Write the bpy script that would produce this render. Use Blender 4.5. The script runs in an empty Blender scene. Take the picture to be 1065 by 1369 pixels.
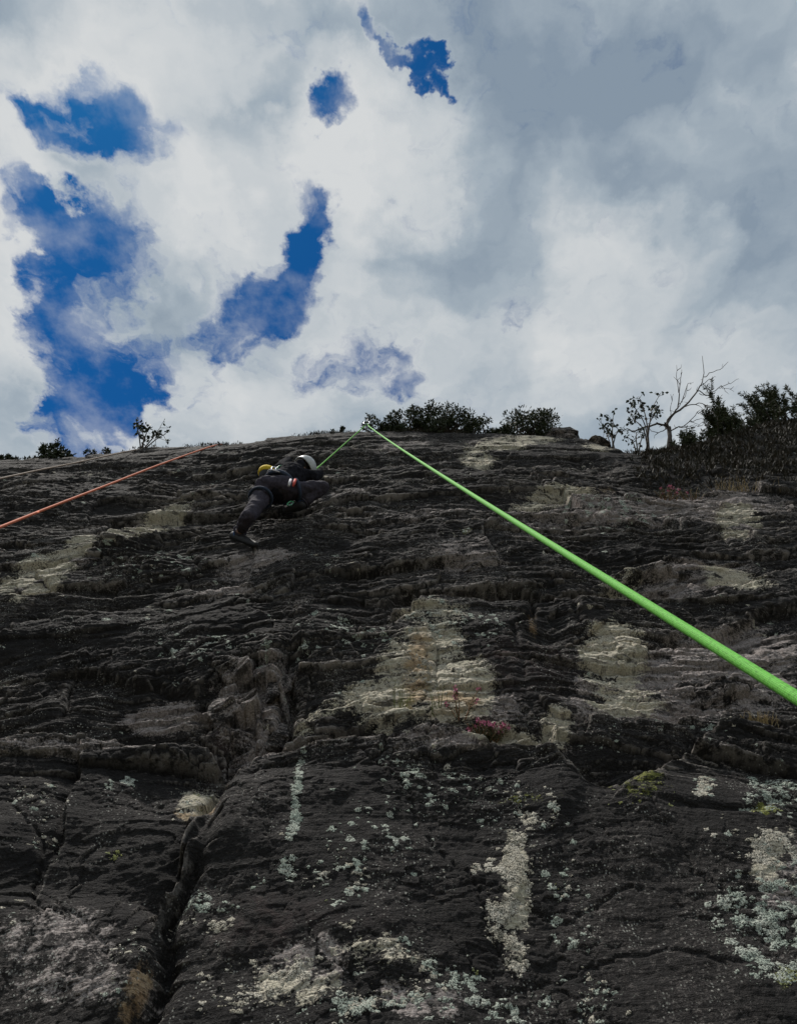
import bpy, bmesh, math, random
import numpy as np
from mathutils import Vector, Matrix

R = math.radians
scene = bpy.context.scene
COL = scene.collection
random.seed(7)
rng = np.random.default_rng(11)

# ------------------------------------------------------------------ camera
F = 1029.0                                   # focal length in photograph pixels
S2 = math.sqrt(0.5)
CAM = np.array([0.0, 0.0, 1.6])
cd = bpy.data.cameras.new('camera')
cd.sensor_fit = 'VERTICAL'; cd.sensor_height = 24.0; cd.lens = 24.0 * F / 1369.0
cd.clip_start = 0.05; cd.clip_end = 5000
cam = bpy.data.objects.new('camera', cd); COL.objects.link(cam)
cam.location = CAM; cam.rotation_euler = (R(135), 0, 0)
scene.camera = cam
scene.cycles.max_bounces = 4; scene.cycles.diffuse_bounces = 1; scene.cycles.glossy_bounces = 1
scene.cycles.use_adaptive_sampling = True; scene.cycles.adaptive_threshold = 0.02

def ray(px, py):
    cx = (px - 532.5) / F; cy = (684.5 - py) / F
    return np.array([cx, S2 - S2 * cy, S2 + S2 * cy])

# ------------------------------------------------------------------ node helper
class NT:
    def __init__(s, tree):
        s.t = tree; s.n = tree.nodes; s.l = tree.links
    def new(s, typ, **kw):
        n = s.n.new(typ)
        for k, v in kw.items(): setattr(n, k, v)
        return n
    def put(s, sock, v):
        if isinstance(v, bpy.types.NodeSocket): s.l.new(v, sock)
        else: sock.default_value = v
    def math(s, op, a, b=0.0, c=0.0, clamp=False):
        n = s.new('ShaderNodeMath', operation=op, use_clamp=clamp)
        s.put(n.inputs[0], a); s.put(n.inputs[1], b); s.put(n.inputs[2], c)
        return n.outputs[0]
    def vmath(s, op, a, b=(0, 0, 0), scale=None):
        n = s.new('ShaderNodeVectorMath', operation=op)
        s.put(n.inputs[0], a)
        if op == 'SCALE': s.put(n.inputs['Scale'], scale)
        else: s.put(n.inputs[1], b)
        return n.outputs['Value'] if op in ('DOT_PRODUCT', 'LENGTH', 'DISTANCE') else n.outputs['Vector']
    def noise(s, vec, scale, detail=4, rough=0.55, dist=0.0, dims='3D', out='Fac', w=None):
        n = s.new('ShaderNodeTexNoise', noise_dimensions=dims)
        s.put(n.inputs['Vector'], vec); n.inputs['Scale'].default_value = scale
        n.inputs['Detail'].default_value = detail; n.inputs['Roughness'].default_value = rough
        n.inputs['Distortion'].default_value = dist
        return n.outputs[out]
    def ramp(s, fac, lo, hi, a=0.0, b=1.0, smooth=True):
        n = s.new('ShaderNodeMapRange', interpolation_type='SMOOTHSTEP' if smooth else 'LINEAR')
        n.clamp = True
        s.put(n.inputs[0], fac); s.put(n.inputs[1], lo); s.put(n.inputs[2], hi); s.put(n.inputs[3], a); s.put(n.inputs[4], b)
        return n.outputs[0]
    def mix(s, fac, a, b, blend='MIX'):
        n = s.new('ShaderNodeMix', data_type='RGBA', blend_type=blend)
        s.put(n.inputs[0], fac)
        for i, v in ((6, a), (7, b)):
            if isinstance(v, tuple) and len(v) == 3: v = v + (1.0,)
            s.put(n.inputs[i], v)
        return n.outputs[2]
    def sep(s, vec):
        n = s.new('ShaderNodeSeparateXYZ'); s.put(n.inputs[0], vec); return n.outputs
    def comb(s, x, y, z=0.0):
        n = s.new('ShaderNodeCombineXYZ')
        for i, v in enumerate((x, y, z)): s.put(n.inputs[i], v)
        return n.outputs[0]

# ------------------------------------------------------------------ world: blue sky behind a broken cloud deck
SUN_EL, SUN_AZ = R(72), R(-68)               # azimuth from +Y, negative = to the left (beyond the cliff)
world = bpy.data.worlds.new('World'); scene.world = world
world.use_nodes = True
W = NT(world.node_tree); W.n.clear()
sky = W.new('ShaderNodeTexSky', sky_type='NISHITA')
sky.sun_disc = False; sky.sun_elevation = SUN_EL; sky.sun_rotation = SUN_AZ
sky.altitude = 300; sky.air_density = 1.0; sky.dust_density = 0.2; sky.ozone_density = 2.5
gmn = W.new('ShaderNodeGamma'); gmn.inputs[1].default_value = 1.4; W.l.new(sky.outputs[0], gmn.inputs[0])
blue = W.mix(1.0, gmn.outputs[0], (0.0050, 0.0300, 0.0420), 'MULTIPLY')
tc = W.new('ShaderNodeTexCoord')
d = W.sep(tc.outputs['Generated'])
dz = W.math('MAXIMUM', d[2], 0.16)
uv = W.comb(W.math('DIVIDE', d[0], dz), W.math('DIVIDE', d[1], dz))     # a flat cloud deck overhead
w1 = W.noise(uv, 5.0, 3, 0.6, dims='2D', out='Color')
w1 = W.vmath('SCALE', W.vmath('SUBTRACT', w1, (0.5, 0.5, 0.5)), scale=0.17)
uvw = W.vmath('ADD', uv, w1)
w2 = W.noise(uv, 26.0, 4, 0.62, dims='2D', out='Color')
w2 = W.vmath('SCALE', W.vmath('SUBTRACT', w2, (0.5, 0.5, 0.5)), scale=0.055)
uvw = W.vmath('ADD', uvw, w2)

def deck(px, py):
    r = ray(px, py); return np.array([r[0] / r[2], r[1] / r[2]])
def blob(px, py, rx, ry, rot, amp):
    """soft elliptical patch of the deck, given by where it is seen"""
    c = deck(px, py); e = 4.0
    jx = (deck(px + e, py) - deck(px - e, py)) / (2 * e); jy = (deck(px, py + e) - deck(px, py - e)) / (2 * e)
    M = np.linalg.inv(np.column_stack([jx, jy]))
    ca, sa = math.cos(R(rot)), math.sin(R(rot))
    M = np.array([[ca / rx, sa / rx], [-sa / ry, ca / ry]]) @ M
    _, sv, vt = np.linalg.svd(M)
    if np.linalg.det(vt) < 0: vt[1] *= -1
    mp = W.new('ShaderNodeMapping', vector_type='TEXTURE'); W.put(mp.inputs[0], uvw)
    mp.inputs[1].default_value = (c[0], c[1], 0); mp.inputs[2].default_value = (0, 0, math.atan2(vt[0, 1], vt[0, 0]))
    mp.inputs[3].default_value = (1 / sv[0], 1 / sv[1], 1)
    q = W.vmath('DOT_PRODUCT', mp.outputs[0], mp.outputs[0])
    return W.ramp(q, 0.0, 2.4, amp, 0.0)
def total(items):
    acc = None
    for it in items:
        g = blob(*it); acc = g if acc is None else W.math('ADD', acc, g)
    return acc
holes = total([(120, 155, 70, 58, 0, 1.15), (190, 190, 56, 50, 20, .75), (66, 285, 52, 46, 20, .9), (115, 340, 66, 70, 10, 1.1), (70, 400, 30, 40, 0, .5),
               (125, 488, 84, 72, 0, 1.15), (110, 575, 56, 50, 20, .95), (160, 530, 50, 50, 0, .6),
               (405, 318, 34, 48, -10, 1.05), (385, 375, 58, 46, -35, 1.0), (322, 425, 62, 52, -20, 1.0), (435, 285, 20, 16, 0, .6),
               (440, 135, 36, 27, -45, 1.2), (510, 28, 14, 36, -20, 1.15), (545, 84, 11, 34, -25, 1.15),
               (480, 495, 66, 34, 10, .56), (525, 520, 22, 14, 0, .4), (300, 490, 16, 26, -20, .5), (40, 570, 30, 24, 0, .3),
               (835, 295, 48, 20, -25, .26), (560, 540, 40, 24, 0, .2), (160, 405, 70, 26, 15, -.5), (90, 240, 60, 16, 20, -.5), (15, 500, 30, 120, 0, -.5), (350, 395, 16, 22, 20, -.5)])
det = W.noise(uvw, 11.0, 4, 0.56, dims='2D')
det2 = W.noise(uvw, 38.0, 3, 0.52, dims='2D')
dens = W.math('ADD', W.math('MULTIPLY_ADD', det, 1.7, 0.14), W.math('MULTIPLY', W.math('SUBTRACT', det2, 0.5), 1.0))
dens = W.math('SUBTRACT', dens, W.math('MULTIPLY', holes, 1.22))
cover = W.ramp(dens, -0.42, 0.88)
veil = W.math('MULTIPLY', W.ramp(W.noise(uv, 9.0, 5, 0.60, dims='2D'), .40, .78), W.ramp(holes, 1.35, .3, .30, .80))
cover = W.math('ADD', cover, W.math('MULTIPLY', W.math('SUBTRACT', 1.0, cover), veil))
light = total([(500, 215, 120, 110, 0, .55), (790, 390, 130, 110, 0, .32), (180, 60, 170, 80, 0, .42), (10, 320, 70, 170, 0, .45), (300, 330, 90, 90, 0, .25),
               (280, 260, 90, 90, 0, .2), (260, 560, 110, 60, 0, .25), (640, 500, 200, 60, 0, .2),
               (700, 110, 170, 130, 0, -.38), (980, 180, 190, 200, 0, -.34), (620, 330, 90, 90, 0, -.2), (40, 20, 80, 50, 0, -.3),
               (830, 265, 70, 40, -20, -.3), (360, 20, 140, 40, 0, -.2)])
ln = W.noise(uvw, 4.6, 3, 0.58, dims='2D')
ln2 = W.noise(uvw, 20.0, 4, 0.6, dims='2D')
lum = W.math('ADD', W.math('MULTIPLY_ADD', ln, 1.15, -0.09), W.math('ADD', light, W.math('MULTIPLY', W.math('SUBTRACT', ln2, 0.5), 0.20)))
lum = W.math('ADD', lum, W.math('MULTIPLY', holes, 0.22))
lum = W.ramp(lum, 0.0, 1.0, smooth=False)
cr = W.new('ShaderNodeValToRGB'); W.l.new(lum, cr.inputs[0])
els = cr.color_ramp.elements
els[0].position = 0.0; els[0].color = (0.235, 0.30, 0.375, 1)
els[1].position = 1.0; els[1].color = (0.655, 0.675, 0.685, 1)
e = els.new(0.35); e.color = (0.36, 0.425, 0.485, 1)
e = els.new(0.68); e.color = (0.54, 0.58, 0.61, 1)
skycol = W.mix(cover, blue, cr.outputs[0])
bg = W.new('ShaderNodeBackground'); W.l.new(skycol, bg.inputs[0]); bg.inputs[1].default_value = 1.0
wo = W.new('ShaderNodeOutputWorld'); W.l.new(bg.outputs[0], wo.inputs[0])
world.cycles.sampling_method = 'NONE'

# ------------------------------------------------------------------ sun, veiled by cloud, high beyond the cliff
sl = bpy.data.lights.new('sun', 'SUN'); sl.energy = 3.6; sl.angle = R(4); sl.color = (1.0, 0.95, 0.88)
sun = bpy.data.objects.new('sun', sl); COL.objects.link(sun)
sd = Vector((math.sin(SUN_AZ) * math.cos(SUN_EL), math.cos(SUN_AZ) * math.cos(SUN_EL), math.sin(SUN_EL)))
sun.rotation_euler = sd.to_track_quat('Z', 'Y').to_euler(); sun.location = (0, 0, 30)

vs = scene.view_settings
vs.view_transform = 'Standard'; vs.look = 'None'; vs.exposure = 0.0; vs.gamma = 1.0; vs.use_curve_mapping = False

# ------------------------------------------------------------------ general helpers
def tag(o, label=None, cat=None, group=None, kind=None):
    if label: o['label'] = label
    if cat: o['category'] = cat
    if group: o['group'] = group
    if kind: o['kind'] = kind
    return o
def empty(name, loc=(0, 0, 0)):
    o = bpy.data.objects.new(name, None); COL.objects.link(o); o.location = Vector(loc); o.empty_display_size = .1
    return o
def link(name, me, mat=None, parent=None, smooth=True):
    o = bpy.data.objects.new(name, me); COL.objects.link(o)
    if mat: me.materials.append(mat)
    if smooth:
        me.polygons.foreach_set('use_smooth', np.ones(len(me.polygons), dtype=bool))
    if parent:
        o.parent = parent
        o.matrix_parent_inverse = Matrix.Translation(parent.location).inverted()
    return o
def mesh_obj(name, v, f, mat=None, parent=None, smooth=True):
    me = bpy.data.meshes.new(name); me.from_pydata([tuple(map(float, p)) for p in v], [], f); me.update()
    return link(name, me, mat, parent, smooth)
def tube(pts, rad, sides=8, caps=True):
    """verts, faces of a tube through pts; rad is a number or one per point"""
    pts = [Vector(p) for p in pts]; n = len(pts)
    if not hasattr(rad, '__len__'): rad = [rad] * n
    V = []; Fc = []; ref = None
    for i, p in enumerate(pts):
        t = (pts[min(i + 1, n - 1)] - pts[max(i - 1, 0)]).normalized()
        if ref is None: ref = t.orthogonal().normalized()
        ref = (ref - t * ref.dot(t)).normalized(); b = t.cross(ref)
        for k in range(sides):
            a = 2 * math.pi * k / sides
            V.append(p + (ref * math.cos(a) + b * math.sin(a)) * rad[i])
    for i in range(n - 1):
        for k in range(sides):
            k2 = (k + 1) % sides
            Fc.append((i * sides + k, i * sides + k2, (i + 1) * sides + k2, (i + 1) * sides + k))
    if caps:
        Fc.append(tuple(range(sides - 1, -1, -1))); Fc.append(tuple((n - 1) * sides + k for k in range(sides)))
    return V, Fc
class MB:
    def __init__(s): s.v = []; s.f = []
    def add(s, vf):
        o = len(s.v); s.v += list(vf[0]); s.f += [tuple(i + o for i in q) for q in vf[1]]; return s
    def build(s, name, mat, parent=None, smooth=True): return mesh_obj(name, s.v, s.f, mat, parent, smooth)
def catmull(pts, k=8):
    P = [Vector(p) for p in pts]; P = [P[0] * 2 - P[1]] + P + [P[-1] * 2 - P[-2]]; out = []
    for i in range(1, len(P) - 2):
        for j in range(k):
            t = j / k
            out.append(0.5 * ((2 * P[i]) + (P[i + 1] - P[i - 1]) * t + (2 * P[i - 1] - 5 * P[i] + 4 * P[i + 1] - P[i + 2]) * t * t
                              + (3 * P[i] - P[i - 1] - 3 * P[i + 1] + P[i + 2]) * t ** 3))
    out.append(P[-2]); return out

def simple_mat(name, col, rough=0.7, var=0.25, scale=30.0, bump=0.0, spec=0.3, hue=None):
    m = bpy.data.materials.new(name); m.use_nodes = True
    T_ = NT(m.node_tree); b = T_.n['Principled BSDF']
    tcn = T_.new('ShaderNodeTexCoord')
    nz = T_.noise(tcn.outputs['Object'], scale, 5, 0.6)
    lo = tuple(c * (1 - var) for c in col); hi = tuple(min(1, c * (1 + var)) for c in (hue or col))
    T_.l.new(T_.mix(T_.ramp(nz, .3, .7), lo, hi), b.inputs['Base Color'])
    b.inputs['Roughness'].default_value = rough; b.inputs['Specular IOR Level'].default_value = spec
    if bump:
        bn = T_.new('ShaderNodeBump'); bn.inputs['Distance'].default_value = bump; bn.inputs['Strength'].default_value = 0.8
        T_.l.new(nz, bn.inputs['Height']); T_.l.new(bn.outputs[0], b.inputs['Normal'])
    return m

# ------------------------------------------------------------------ noise in numpy
_ang = rng.random(256) * 2 * np.pi
GX = np.cos(_ang).astype(np.float32); GY = np.sin(_ang).astype(np.float32)
PERM = rng.permutation(256).astype(np.int32); PERM = np.concatenate([PERM, PERM])
RND = rng.random(256).astype(np.float32)
def hsh(ix, iy, seed): return PERM[(PERM[(ix + seed * 37) & 255] + iy + seed * 101) & 255]
def perlin(x, y, seed=0):
    fx = np.floor(x); fy = np.floor(y); ix = fx.astype(np.int32); iy = fy.astype(np.int32)
    dx = (x - fx).astype(np.float32); dy = (y - fy).astype(np.float32)
    ux = dx * dx * dx * (dx * (dx * 6 - 15) + 10); uy = dy * dy * dy * (dy * (dy * 6 - 15) + 10)
    def g(ox, oy):
        h = hsh(ix + ox, iy + oy, seed); return GX[h] * (dx - ox) + GY[h] * (dy - oy)
    a = g(0, 0); b = g(1, 0); c = g(0, 1); e_ = g(1, 1)
    x0 = a + ux * (b - a); x1 = c + ux * (e_ - c)
    return (x0 + uy * (x1 - x0)) * 1.5
def fbm(x, y, oct=4, seed=0, gain=0.5):
    s = np.zeros_like(x); a = 1.0; tot = 0
    for o in range(oct):
        s += a * perlin(x, y, seed + o); tot += a; a *= gain; x = x * 2.03 + 17.1; y = y * 2.03 + 5.7
    return s / tot
def ridged(x, y, oct=4, seed=0):
    s = np.zeros_like(x); a = 1.0; tot = 0
    for o in range(oct):
        s += a * (1 - np.abs(perlin(x, y, seed + o)) * 1.6); tot += a; a *= .5; x = x * 2.1 + 3.3; y = y * 2.1 + 9.1
    return s / tot
def cells(x, y, seed=0):
    """fractured blocks: random plateau and tilt per cell, and distance to the joints"""
    fx = np.floor(x).astype(np.int32); fy = np.floor(y).astype(np.int32)
    d1 = np.full(x.shape, 9., np.float32); d2 = d1.copy(); val = np.zeros_like(d1)
    for ox in (-1, 0, 1):
        for oy in (-1, 0, 1):
            cx = fx + ox; cy = fy + oy; h = hsh(cx, cy, seed); h2 = hsh(cx, cy, seed + 3); h3 = hsh(cx, cy, seed + 6)
            ax = x - (cx + RND[h]); ay = y - (cy + RND[h2]); dd = ax * ax + ay * ay
            v = RND[h3] - .5 + (RND[(h3 + 60) & 255] - .5) * ax * 1.1 + (RND[(h3 + 120) & 255] - .5) * ay * 1.4
            n = dd < d1
            d2 = np.where(n, d1, np.minimum(d2, dd)); val = np.where(n, v, val); d1 = np.where(n, dd, d1)
    return val, np.sqrt(d2) - np.sqrt(d1)
def sstep(a, b, x):
    t = np.clip((x - a) / (b - a), 0, 1); return t * t * (3 - 2 * t)

# ------------------------------------------------------------------ the cliff: a slab leaning back, one detailed surface
SL = R(66)
A0 = np.array([0, 3.6, 2.32])
TT = np.array([0, math.cos(SL), math.sin(SL)]); NN = np.array([0, -math.sin(SL), math.cos(SL)])
def onplane(px, py, out=0.0):
    dr = ray(px, py); k = (np.dot(A0 - CAM, NN) + out) / np.dot(dr, NN); return CAM + dr * k
def xt(px, py):
    p = onplane(px, py); return p[0], float(np.dot(p - A0, TT))
TOPLINE = [(-600, 640), (-250, 622), (0, 614), (100, 608), (200, 596), (300, 591), (400, 582), (480, 577), (560, 577), (650, 578), (740, 582),
           (775, 586), (810, 596), (865, 606), (930, 598), (1000, 580), (1065, 560), (1300, 540), (1700, 530)]
_tp = np.array([xt(*q) for q in TOPLINE])
def t_top(x): return np.interp(x, _tp[:, 0], _tp[:, 1])

NC, NR = 980, 1010
u = np.linspace(-1, 1, NC)
um = u * 1.0 + 0.9 * np.sign(u) * np.clip((np.abs(u) - .78) / .22, 0, 1) ** 2.2     # the flanks stretch outwards
py_rows = np.linspace(1420, 570, NR)
t_scr = np.array([xt(532, p)[1] for p in py_rows])
lam = np.linspace(0, 1, NR)
t_n = (t_scr - t_scr[0]) / (t_scr[-1] - t_scr[0])
tn = 0.55 * t_n + 0.45 * lam                                                        # 0..1 up the face
nlow = 46
tlow = np.linspace(-2.75, t_scr[0], nlow, endpoint=False)
T0 = t_scr[0]
depth = np.array([np.dot(A0 + TT * (T0 + (9.6 - T0) * q) - CAM, [0, S2, S2]) for q in tn])
half = depth * .5175 * 1.30 + .25
halflow = np.full(nlow, half[0])
half_all = np.concatenate([halflow, half])
X = half_all[:, None] * um[None, :]
Tg = np.empty_like(X)
tt_ = t_top(X[nlow:])
Tg[nlow:] = T0 + (tt_ - T0) * tn[:, None]
Tg[:nlow] = tlow[:, None]
X = X.astype(np.float32); Tg = Tg.astype(np.float32)
# where each spot of the bare plane is seen in the photograph: used to place the features that were read off it
def seen(x, t):
    py_ = A0[1] + TT[1] * t; pz_ = A0[2] + TT[2] * t - CAM[2]
    dep = (py_ + pz_) * S2; upv = (pz_ - py_) * S2
    return 532.5 + F * x / np.maximum(dep, .3), 684.5 - F * upv / np.maximum(dep, .3)
PX, PY = seen(X, Tg)
PX = PX.astype(np.float32); PY = PY.astype(np.float32)

topd = (t_top(X) - Tg).astype(np.float32)                                            # distance below the brink
dip = np.interp(X, [-8, -3.5, -1, 1.0, 3, 8], [-1.35, -.85, -.05, .05, -.05, .45]).astype(np.float32)
warp = fbm(X * .28, Tg * .30, 3, 2) * .42 + fbm(X * .8, Tg * .6, 2, 9) * .05
WS = Tg - dip + warp                                                                  # coordinate across the beds
lowslab = sstep(1010, 1060, PY + fbm(X * 1.2, Tg * 1.2, 2, 31) * 18)                  # the smooth dark slab at the foot
strat = 1 - .80 * lowslab

H = fbm(X * .30, Tg * .35, 3, 40) * .16 + fbm(X * 1.1, Tg * 1.4, 4, 44) * .075
BLK = []
def blocks(T_, L_, amp, seed, joint, wid):
    """flat-lying beds of uneven thickness, broken by cross joints into angular blocks"""
    j = WS / T_ + fbm(X * .12 / T_, WS * .30 / T_, 2, seed) * .55 + perlin(X * .9 / T_ ** .5, WS * 1.1 / T_ ** .5, seed + 9) * .045
    k = np.floor(j); f = (j - k).astype(np.float32); ki = k.astype(np.int32)
    r1 = RND[hsh(ki, ki * 3 + 7, seed)]; r2 = RND[hsh(ki, ki * 5 + 1, seed + 2)]
    sc = (.45 + 1.1 * r1) / L_
    xi = X * sc + r2 * 57 + (f - .5) * (r1 - .5) * .5 + perlin(X * 1.3 / L_, WS * 2.0 / T_ * .5, seed + 5) * .06
    kx = np.floor(xi); g = (xi - kx).astype(np.float32); h = hsh(kx.astype(np.int32), ki, seed + 7)
    bedv = (r2 - .5) * .9                                                           # whole bed in or out
    v = bedv + (RND[h] - .5) * .9 + (RND[(h + 60) & 255] - .5) * (f - .5) * 1.3 + (RND[(h + 120) & 255] - .5) * (g - .5) * .9
    dist = np.minimum(np.minimum(f, 1 - f) * T_, np.minimum(g, 1 - g) / sc * 1.4)
    BLK.append(RND[(h + 30) & 255] - .5)
    return amp * v - joint * (1 - sstep(0, wid, dist))
gate = sstep(-.35, .25, fbm(X * .45, WS * .9, 3, 140))
gate2 = sstep(-.3, .25, fbm(X * .8, WS * 1.6, 3, 77))
smooth = np.zeros_like(X)                                                              # water-worn, black-stained faces
for (cx, cy, rx, ry, rot, st_) in [(150, 855, 230, 38, -6, 1), (640, 835, 62, 46, 0, .9), (880, 975, 150, 26, -4, .8), (660, 1000, 110, 16, 0, .4), (60, 690, 120, 26, -14, .7), (560, 720, 120, 30, -3, .6), (430, 800, 60, 50, 0, .7),
                               (700, 910, 40, 40, 0, .7), (860, 740, 90, 22, 0, .6), (470, 640, 110, 20, -8, .6), (620, 640, 80, 20, -4, .5), (300, 820, 70, 40, 0, .8), (100, 960, 120, 24, 0, .5), (970, 635, 90, 22, 0, .8)]:
    ca, sa = math.cos(R(rot)), math.sin(R(rot)); ex = PX - cx; ey = PY - cy
    smooth = np.maximum(smooth, st_ * np.exp(-(((ex * ca + ey * sa) / rx) ** 2 + ((-ex * sa + ey * ca) / ry) ** 2) ** 1.5))
smooth = np.clip(smooth * (1 + fbm(X * 1.4, WS * 3, 3, 190) * 1.2), 0, 1)
nolow = (1 - lowslab) * (1 - .72 * smooth)
H += blocks(.62, 2.6, .13, 50, .020, .030) * (nolow * .95 + .05)
H += blocks(.23, 1.15, .085, 57, .016, .022) * nolow * (.35 + .65 * gate)
H += blocks(.088, .50, .042, 64, .010, .014) * (nolow * (.3 + .7 * gate2) + .06 * lowslab)
H += blocks(.036, .24, .017, 71, .006, .008) * (nolow * (.35 + .65 * gate) + .10 * lowslab)
cv, cj = cells(X * 1.3 + fbm(X * 2, Tg * 2, 2, 80) * .15, WS * 2.4 + fbm(X * 2, Tg * 2, 2, 83) * .15, 4)
cg = np.clip(sstep(-.1, .3, fbm(X * .7, Tg * .8, 2, 90)) * nolow, 0, 1)
H += (cv * .07 - .02 * (1 - sstep(0, .05, cj))) * cg
cv2, cj2 = cells(X * 5.0 + fbm(X * 7, Tg * 7, 2, 86) * .2, WS * 8 + fbm(X * 7, Tg * 7, 2, 88) * .2, 21)
cg2 = sstep(-.2, .25, fbm(X * 1.4, Tg * 1.6, 2, 93)) * (1 - .8 * lowslab)
H += (cv2 * .032 - .010 * (1 - sstep(0, .07, cj2))) * cg2
H -= np.mean(H[nlow:-200])

# features read off the photograph, along lines on the face
WOBX = fbm(X * 2.6, Tg * 2.6, 4, 120) * .06 + np.round(perlin(X * 1.5, WS * 2, 121) * 4) / 4 * .10
WOBT = fbm(X * 2.6, Tg * 2.6, 4, 127) * .05 + np.round(perlin(X * 1.7, WS * 1.2, 128) * 5) / 5 * .11
MODL = np.clip(.75 + fbm(X * .9, Tg * .9, 3, 124) * 1.5, .12, 1.7)
def linedist(poly):
    """distance to a line (metres on the face) and side: + above / left"""
    P = np.array([xt(*q) for q in poly]); x = X + WOBX; t = Tg + WOBT
    best = np.full(X.shape, 99., np.float32); perp = np.zeros_like(best); end = np.ones_like(best)
    for k, (a, b) in enumerate(zip(P[:-1], P[1:])):
        ab = b - a; L = float(np.sqrt(ab @ ab))
        s0 = ((x - a[0]) * ab[0] + (t - a[1]) * ab[1]) / (L * L); s_ = np.clip(s0, 0, 1)
        ex = x - a[0] - s_ * ab[0]; et = t - a[1] - s_ * ab[1]; dd = np.sqrt(ex * ex + et * et)
        pp = (ab[0] * (t - a[1]) - ab[1] * (x - a[0])) / L
        n = (dd < best - 1e-5) | ((dd < best + 1e-5) & (np.abs(pp) > np.abs(perp)))
        ov = np.zeros_like(dd)
        if k == 0: ov = np.maximum(ov, -s0 * L)
        if k == len(P) - 2: ov = np.maximum(ov, (s0 - 1) * L)
        best = np.where(n, dd, best); perp = np.where(n, pp, perp); end = np.where(n, sstep(.22, 0, ov - .0), end)
    return best, np.sign(perp), end
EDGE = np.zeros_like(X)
def ledge(poly, a, dcy, w=.03, below=True, lip=1.0, lo=0.0):
    """rock on one side of the line stands proud of the other"""
    global H, EDGE
    dd, sd_, en = linedist(poly); sgn = dd * sd_ * (-1 if below else 1)
    H = H - en * a * np.maximum(MODL, lo) * sstep(w, -w, sgn) * np.exp(-np.maximum(-sgn, 0) / (dcy * .7)) + en * a * .25 * sstep(-w, w, sgn) * np.exp(-np.maximum(sgn, 0) / dcy)
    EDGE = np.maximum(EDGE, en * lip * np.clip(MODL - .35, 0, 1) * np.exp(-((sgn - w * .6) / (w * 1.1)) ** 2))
def groove(poly, dp, w):
    global H
    dd, _, _ = linedist(poly); H = H - dp * np.clip(MODL, .2, 1.3) * np.exp(-(dd / w) ** 2)
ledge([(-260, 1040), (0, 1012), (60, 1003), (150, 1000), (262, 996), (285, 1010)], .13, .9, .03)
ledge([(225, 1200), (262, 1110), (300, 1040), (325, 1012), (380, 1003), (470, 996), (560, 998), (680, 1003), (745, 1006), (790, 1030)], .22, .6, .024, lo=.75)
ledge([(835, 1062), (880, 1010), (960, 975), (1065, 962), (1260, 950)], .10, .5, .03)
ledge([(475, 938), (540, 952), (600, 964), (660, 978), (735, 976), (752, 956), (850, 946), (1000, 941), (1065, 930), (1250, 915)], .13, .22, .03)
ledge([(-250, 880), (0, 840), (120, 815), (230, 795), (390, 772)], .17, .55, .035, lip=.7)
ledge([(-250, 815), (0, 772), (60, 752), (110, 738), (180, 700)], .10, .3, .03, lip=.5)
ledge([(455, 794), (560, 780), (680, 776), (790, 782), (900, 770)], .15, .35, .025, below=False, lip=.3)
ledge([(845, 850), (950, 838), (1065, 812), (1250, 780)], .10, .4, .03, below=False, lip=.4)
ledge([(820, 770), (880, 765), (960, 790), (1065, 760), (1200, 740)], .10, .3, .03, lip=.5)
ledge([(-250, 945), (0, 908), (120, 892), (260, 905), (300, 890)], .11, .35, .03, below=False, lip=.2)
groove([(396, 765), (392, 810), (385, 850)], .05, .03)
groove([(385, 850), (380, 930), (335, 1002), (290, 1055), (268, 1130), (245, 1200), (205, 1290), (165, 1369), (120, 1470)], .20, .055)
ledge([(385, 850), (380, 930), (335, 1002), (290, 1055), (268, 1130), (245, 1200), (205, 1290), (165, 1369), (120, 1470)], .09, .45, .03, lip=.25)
ledge([(108, 1030), (100, 1060), (85, 1120), (72, 1175)], .07, .35, .02, below=False, lip=0)
groove([(705, 785), (700, 830), (708, 870), (700, 900), (712, 960)], .07, .03)
groove([(770, 790), (775, 840), (740, 880)], .05, .03)
groove([(700, 870), (740, 985)], .05, .03)
groove([(870, 1072), (1000, 1080), (1100, 1060)], .03, .03)
for cr0 in ([(500, 1010), (560, 1090), (600, 1180), (690, 1300)], [(320, 1060), (380, 1180), (470, 1300), (500, 1400)], [(870, 1075), (930, 1160), (1000, 1200), (1100, 1220)], [(640, 1330), (760, 1285), (900, 1270), (1000, 1300)],
            [(20, 1100), (60, 1210), (150, 1290), (210, 1300)], [(560, 1200), (640, 1190), (760, 1215), (850, 1180)]):
    groove(cr0, .016, .010)
pit = np.exp(-(((PX - 800) / 28) ** 2 + ((PY - 1026) / 17) ** 2)); H -= .16 * pit
pit = np.exp(-(((PX - 735) / 26) ** 2 + ((PY - 828) / 30) ** 2)); H -= .10 * pit
# broken blocky pillar in the left-hand corner
pil = np.exp(-(((PX - 330 + (PY - 930) * .35) / 62) ** 4 + ((PY - 935) / 62) ** 4))
cv3, cj3 = cells(X * 6.0 + Tg * 1.6, Tg * 6.5 - X * 1.0, 33)
H += pil * (cv3 * .16 - .05 * (1 - sstep(0, .13, cj3)) + .03)
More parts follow.
